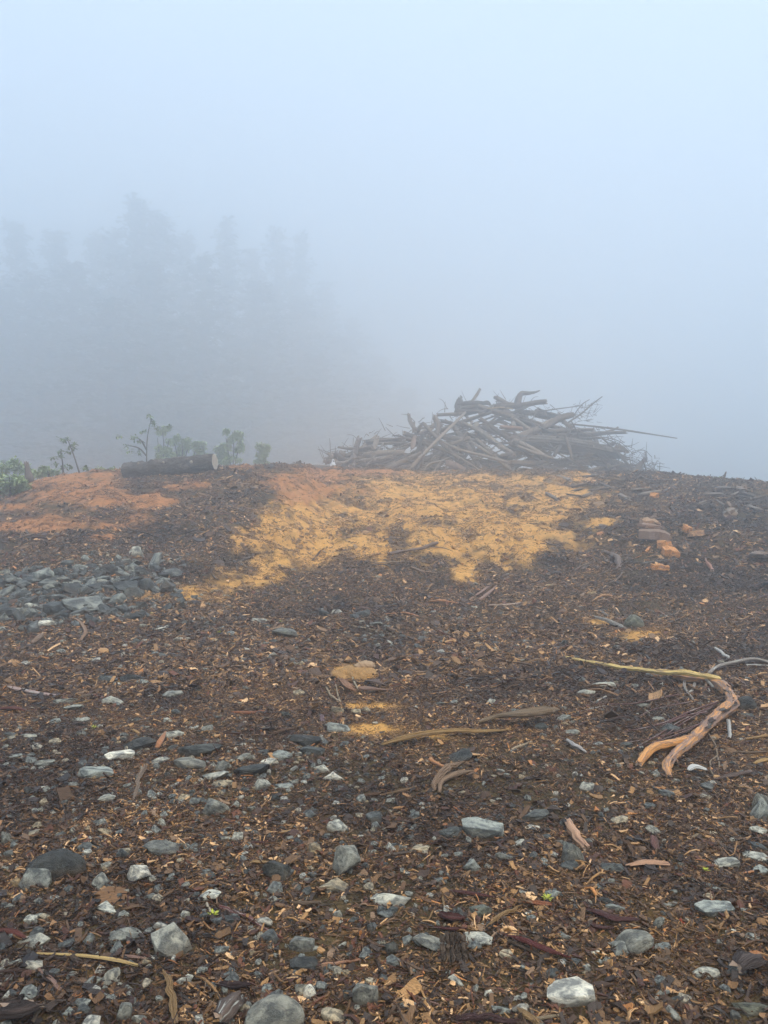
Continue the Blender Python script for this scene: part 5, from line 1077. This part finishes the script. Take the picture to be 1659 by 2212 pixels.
for i, (x, y, x2, y2) in enumerate([(1397, 1025, 1386, 990), (1421, 1026, 1425, 1000), (1505, 1040, 1497, 1026), (1636, 1047, 1630, 1030), (1420, 1028, 1405, 1010)]):
    ctube('twig', [(x, y + 4), ((x + x2) / 2 + 2, (y + y2) / 2), (x2, y2)], [.012, .01, .006], (.12, .09, .08), ['bare thin twig nearest the right end of the pile on the skyline', 'second bare skyline twig right of the pile, upright', 'bare twig midway along the right skyline', 'bare twig at the far right end of the skyline', 'short leaning skyline twig between the two beside the pile'][i], 'twig', 26, ends='flat')
# big mulch chunks along the right crest
for i in range(26):
    fr2 = random.Random(90 + i); x = fr2.uniform(1180, 1650); R0 = float(np.interp(x, T_PX, T_R)); y = R0 + fr2.uniform(3, 60) ; L = fr2.uniform(10, 34); a = fr2.uniform(-.5, .5)
    SEED[0] += 1; P = [hit(x - L / 2 * math.cos(a), y + L / 2 * math.sin(a), .05), hit(x + L / 2 * math.cos(a), y - L / 2 * math.sin(a), .08)]
    if (P[0] - P[1]).length > 2: continue
    w = fr2.uniform(.03, .09); c = fr2.choice(((.2, .16, .14), (.13, .1, .085), (.3, .25, .22))); o = link('broken_limb', wood_mesh([tube_geo(P, [w, w * .8], 8, .6, .25, 'split', SEED[0])]), [M_wood, M_cut]); o.color = (*c, 1)
    h1 = ['thin', 'stout'][w > .06]; h2_ = {.2: 'brown', .13: 'dark', .3: 'pale'}[c[0]]
    refs = [('the pile foot', 1250), ('the small right stump', 1385), ('the faded brown block', 1602), ('the small skyline snag', 1566), ('the pale weathered stump', 1578)]
    rf = sorted(refs, key=lambda q: abs(q[1] - x)); lab = None
    for q in rf:
        lab = f'{h1} {h2_} broken limb {"near" if y < R0 + 25 else "below"} the right crest, {"right" if x > q[1] else "left"} of {q[0]}'
        if lab not in USED: break
    USED.add(lab); tag(o, lab, 'branch', 'broken limbs in the mulch along the right crest')

# seedlings
for (t, a, b, s, lb) in [('A', 922, 512, .030, 'yellow-green seedling left of the lichened red twig'), ('B', 706, 440, .030, 'yellow-green seedling on the orange-red wood sliver'), ('B', 1390, 318, .022, 'tiny yellow-green seedling near the right edge of the foreground'),
                         ('C', 1222, 60, .05, 'small green weed beyond the clay lump'), ('C', 955, 105, .04, 'small green weed left of the clay slope tail'), ('C', 410, 522, .03, 'tiny green weed beyond the large dark slate boulder'), ('C', 1470, 145, .04, 'small green weed above the clay lump'), ('C', 660, 25, .04, 'tiny green weed right of the rubble heap')]:
    x, y, k = conv(t, a, b); g = hit(x, y); V = []; F = []; r = random.Random(int(a))
    for q in range(14):
        an = q / 14 * 6.283 + r.uniform(-.2, .2); el = r.uniform(.15, 1.1); dv = Vector((math.cos(an) * math.cos(el), math.sin(an) * math.cos(el), math.sin(el))); sd = dv.cross(Vector((0, 0, 1))).normalized() * s * .09; b0 = len(V)
        V += [dv * .1 * s - sd, dv * .1 * s + sd, dv * s * .6 + sd * 1.3, dv * s + Vector((0, 0, -.1 * s)), dv * s * .6 - sd * 1.3]; F.append((b0, b0 + 1, b0 + 2, b0 + 3, b0 + 4))
    root = bpy.data.objects.new('seedling', None); COL.objects.link(root); root.location = g + Vector((0, 0, .012))
    link('leaves', mesh('leaves', V, F, False), M_seed, root)['kind'] = 'stuff'; link('stem', wood_mesh([tube_geo([Vector((0, 0, -.02)), Vector((0, 0, s * .3))], [s * .06, s * .05], 5)], False), M_seed, root)
    tag(root, lb, 'seedling', 'yellow-green seedlings')

# ------------------------------------------------------------------ forest behind, in the fog
def crown_mesh(seed, h, w, kind):
    r = np.random.default_rng(seed); V = []; F = []
    nb = 150
    for b in range(nb):
        u = (b + r.random()) / nb; z = h * (.10 + .90 * u); rad = w * 1.12 * ((1 - u) ** .78 + .015) * r.uniform(.5, 1.15) * (1 if u > .12 else .8); a = r.uniform(0, 6.283)
        droop = r.uniform(-.25, .15) + .25 * u; L = max(rad, .35); ns = max(4, int(L / .32))
        for s in range(ns):
            t = (s + .6) / ns; c = np.array([math.cos(a) * L * t, math.sin(a) * L * t, z + droop * L * t - .12 * L * t * t])
            for q in range(5):
                p = c + r.normal(size=3) * np.array([.22, .22, .16]); d1 = r.normal(size=3); d1[2] *= .5; d1 /= np.linalg.norm(d1); d2 = r.normal(size=3); d2 /= np.linalg.norm(d2); sz = r.uniform(.3, .62); b0 = len(V)
                V += [p - d1 * sz * .5, p + d1 * sz * .5, p + d2 * sz * .6]; F.append((b0, b0 + 1, b0 + 2))
    return mesh('crown', V, F, False)
CR = [crown_mesh(i, 26, 4.2 + .5 * (i % 3), i) for i in range(4)]
for m_ in CR: m_.materials.append(M_conif)
TM = wood_mesh([tube_geo([Vector((0, 0, -1)), Vector((.1, 0, 12)), Vector((0, 0, 24.5))], [.42, .28, .06], 9, 1, .08, 'flat', 3)], False); TM.materials.append(M_trunk)
TREES = [(35, 475, 80, 1.0), (120, 490, 82, 1.1), (-40, 500, 78, 1.1), (205, 500, 84, 1.0), (298, 425, 76, 1.15), (345, 452, 78, 1.2), (250, 490, 80, 1.0), (395, 500, 86, 1.05), (490, 468, 84, .95), (545, 530, 90, 1.0), (598, 488, 86, .9), (648, 496, 88, .85),
         (440, 545, 74, 1.1), (160, 560, 72, 1.2), (70, 590, 70, 1.2), (320, 560, 70, 1.3), (700, 600, 92, 1.0), (560, 600, 76, 1.2), (760, 680, 98, 1.0), (820, 760, 104, 1.0), (10, 620, 68, 1.2), (650, 640, 80, 1.2), (240, 640, 66, 1.2), (-90, 520, 76, 1.2), (880, 830, 110, 1.0), (730, 720, 84, 1.2), (790, 800, 90, 1.2), (850, 880, 96, 1.3), (680, 760, 72, 1.2)]
tl = ['left-edge', 'second', 'cut-off left', 'fourth', 'tallest', 'broad second-tallest', 'narrow', 'dip-side', 'first free-standing', 'low gap', 'second free-standing', 'last clear']
TLAB = ['conifer with a clear tip near the left edge', 'conifer second from the left tips', 'conifer at the very left edge, partly outside the photo', 'conifer in the dip left of the tallest tree', 'tallest conifer in the fog, above the left end of the log', 'broad conifer touching the tallest one on its right',
        'conifer hugging the left side of the tallest tree', 'conifer in the dip right of the tallest pair', 'separate conifer tip right of the tallest pair', 'low conifer between the two separate right tips', 'rightmost but one of the separate conifer tips', 'rightmost clear conifer tip in the fog',
        'lower conifer in front of the dip right of the tallest', 'lower conifer in front of the second from left', 'lower conifer below the left edge tip', 'lower conifer in front of the tallest tree', 'faint conifer just right of the last clear tip', 'lower conifer in front of the separate right tips', 'very faint conifer farther right, half as tall as the tallest',
        'very faint short conifer left of the slash pile', 'nearest low conifer at the left edge', 'lower conifer in front of the last clear tip', 'low conifer above the gap left of the log', 'outermost conifer beyond the left edge', 'faintest conifer just left of the pile top', 'low conifer in the right half of the forest edge', 'second lowest conifer at the right forest edge', 'lowest conifer at the right forest edge, just left of the pile', 'near low conifer above the small thin shrub']
for i, (px, py, Y, ws) in enumerate(TREES):
    py += 10; f_ = 1.62 * (1 + max(0, px - 480) / 1100); Y = min(Y * f_, 192); ws *= f_
    p = pt(px, py, Y); g = float(H(p.x, p.y)); hgt = (p.z - g) / 26.0
    root = bpy.data.objects.new('conifer_tree', None); COL.objects.link(root); root.location = (p.x, p.y, g); root.rotation_euler = (0, 0, i * 1.7)
    c = bpy.data.objects.new('crown', CR[i % 4]); t = bpy.data.objects.new('trunk', TM)
    for q in (c, t): COL.objects.link(q); q.parent = root; q.scale = (1.75 * ws, 1.75 * ws, hgt)
    tag(root, TLAB[i], 'tree', 'conifers fading into the fog on the left')

# ------------------------------------------------------------------ fog
V = [(x, y, z) for z in (-1.6, 52) for y in (-205, 205) for x in (-205, 205)]
hz = link('haze', mesh('haze', V, [(0, 2, 3, 1), (4, 5, 7, 6), (0, 1, 5, 4), (2, 6, 7, 3), (0, 4, 6, 2), (1, 3, 7, 5)], False))
m = bpy.data.materials.new('haze'); m.use_nodes = True; m.node_tree.nodes.clear()
out = m.node_tree.nodes.new('ShaderNodeOutputMaterial'); pv = m.node_tree.nodes.new('ShaderNodeVolumePrincipled')
pv.inputs['Color'].default_value = (.90, .945, .985, 1); pv.inputs['Density'].default_value = HAZE; pv.inputs['Anisotropy'].default_value = .68
m.node_tree.links.new(pv.outputs[0], out.inputs['Volume']); hz.data.materials.append(m); tag(hz, 'fog filling the whole clearing', None, kind='stuff')
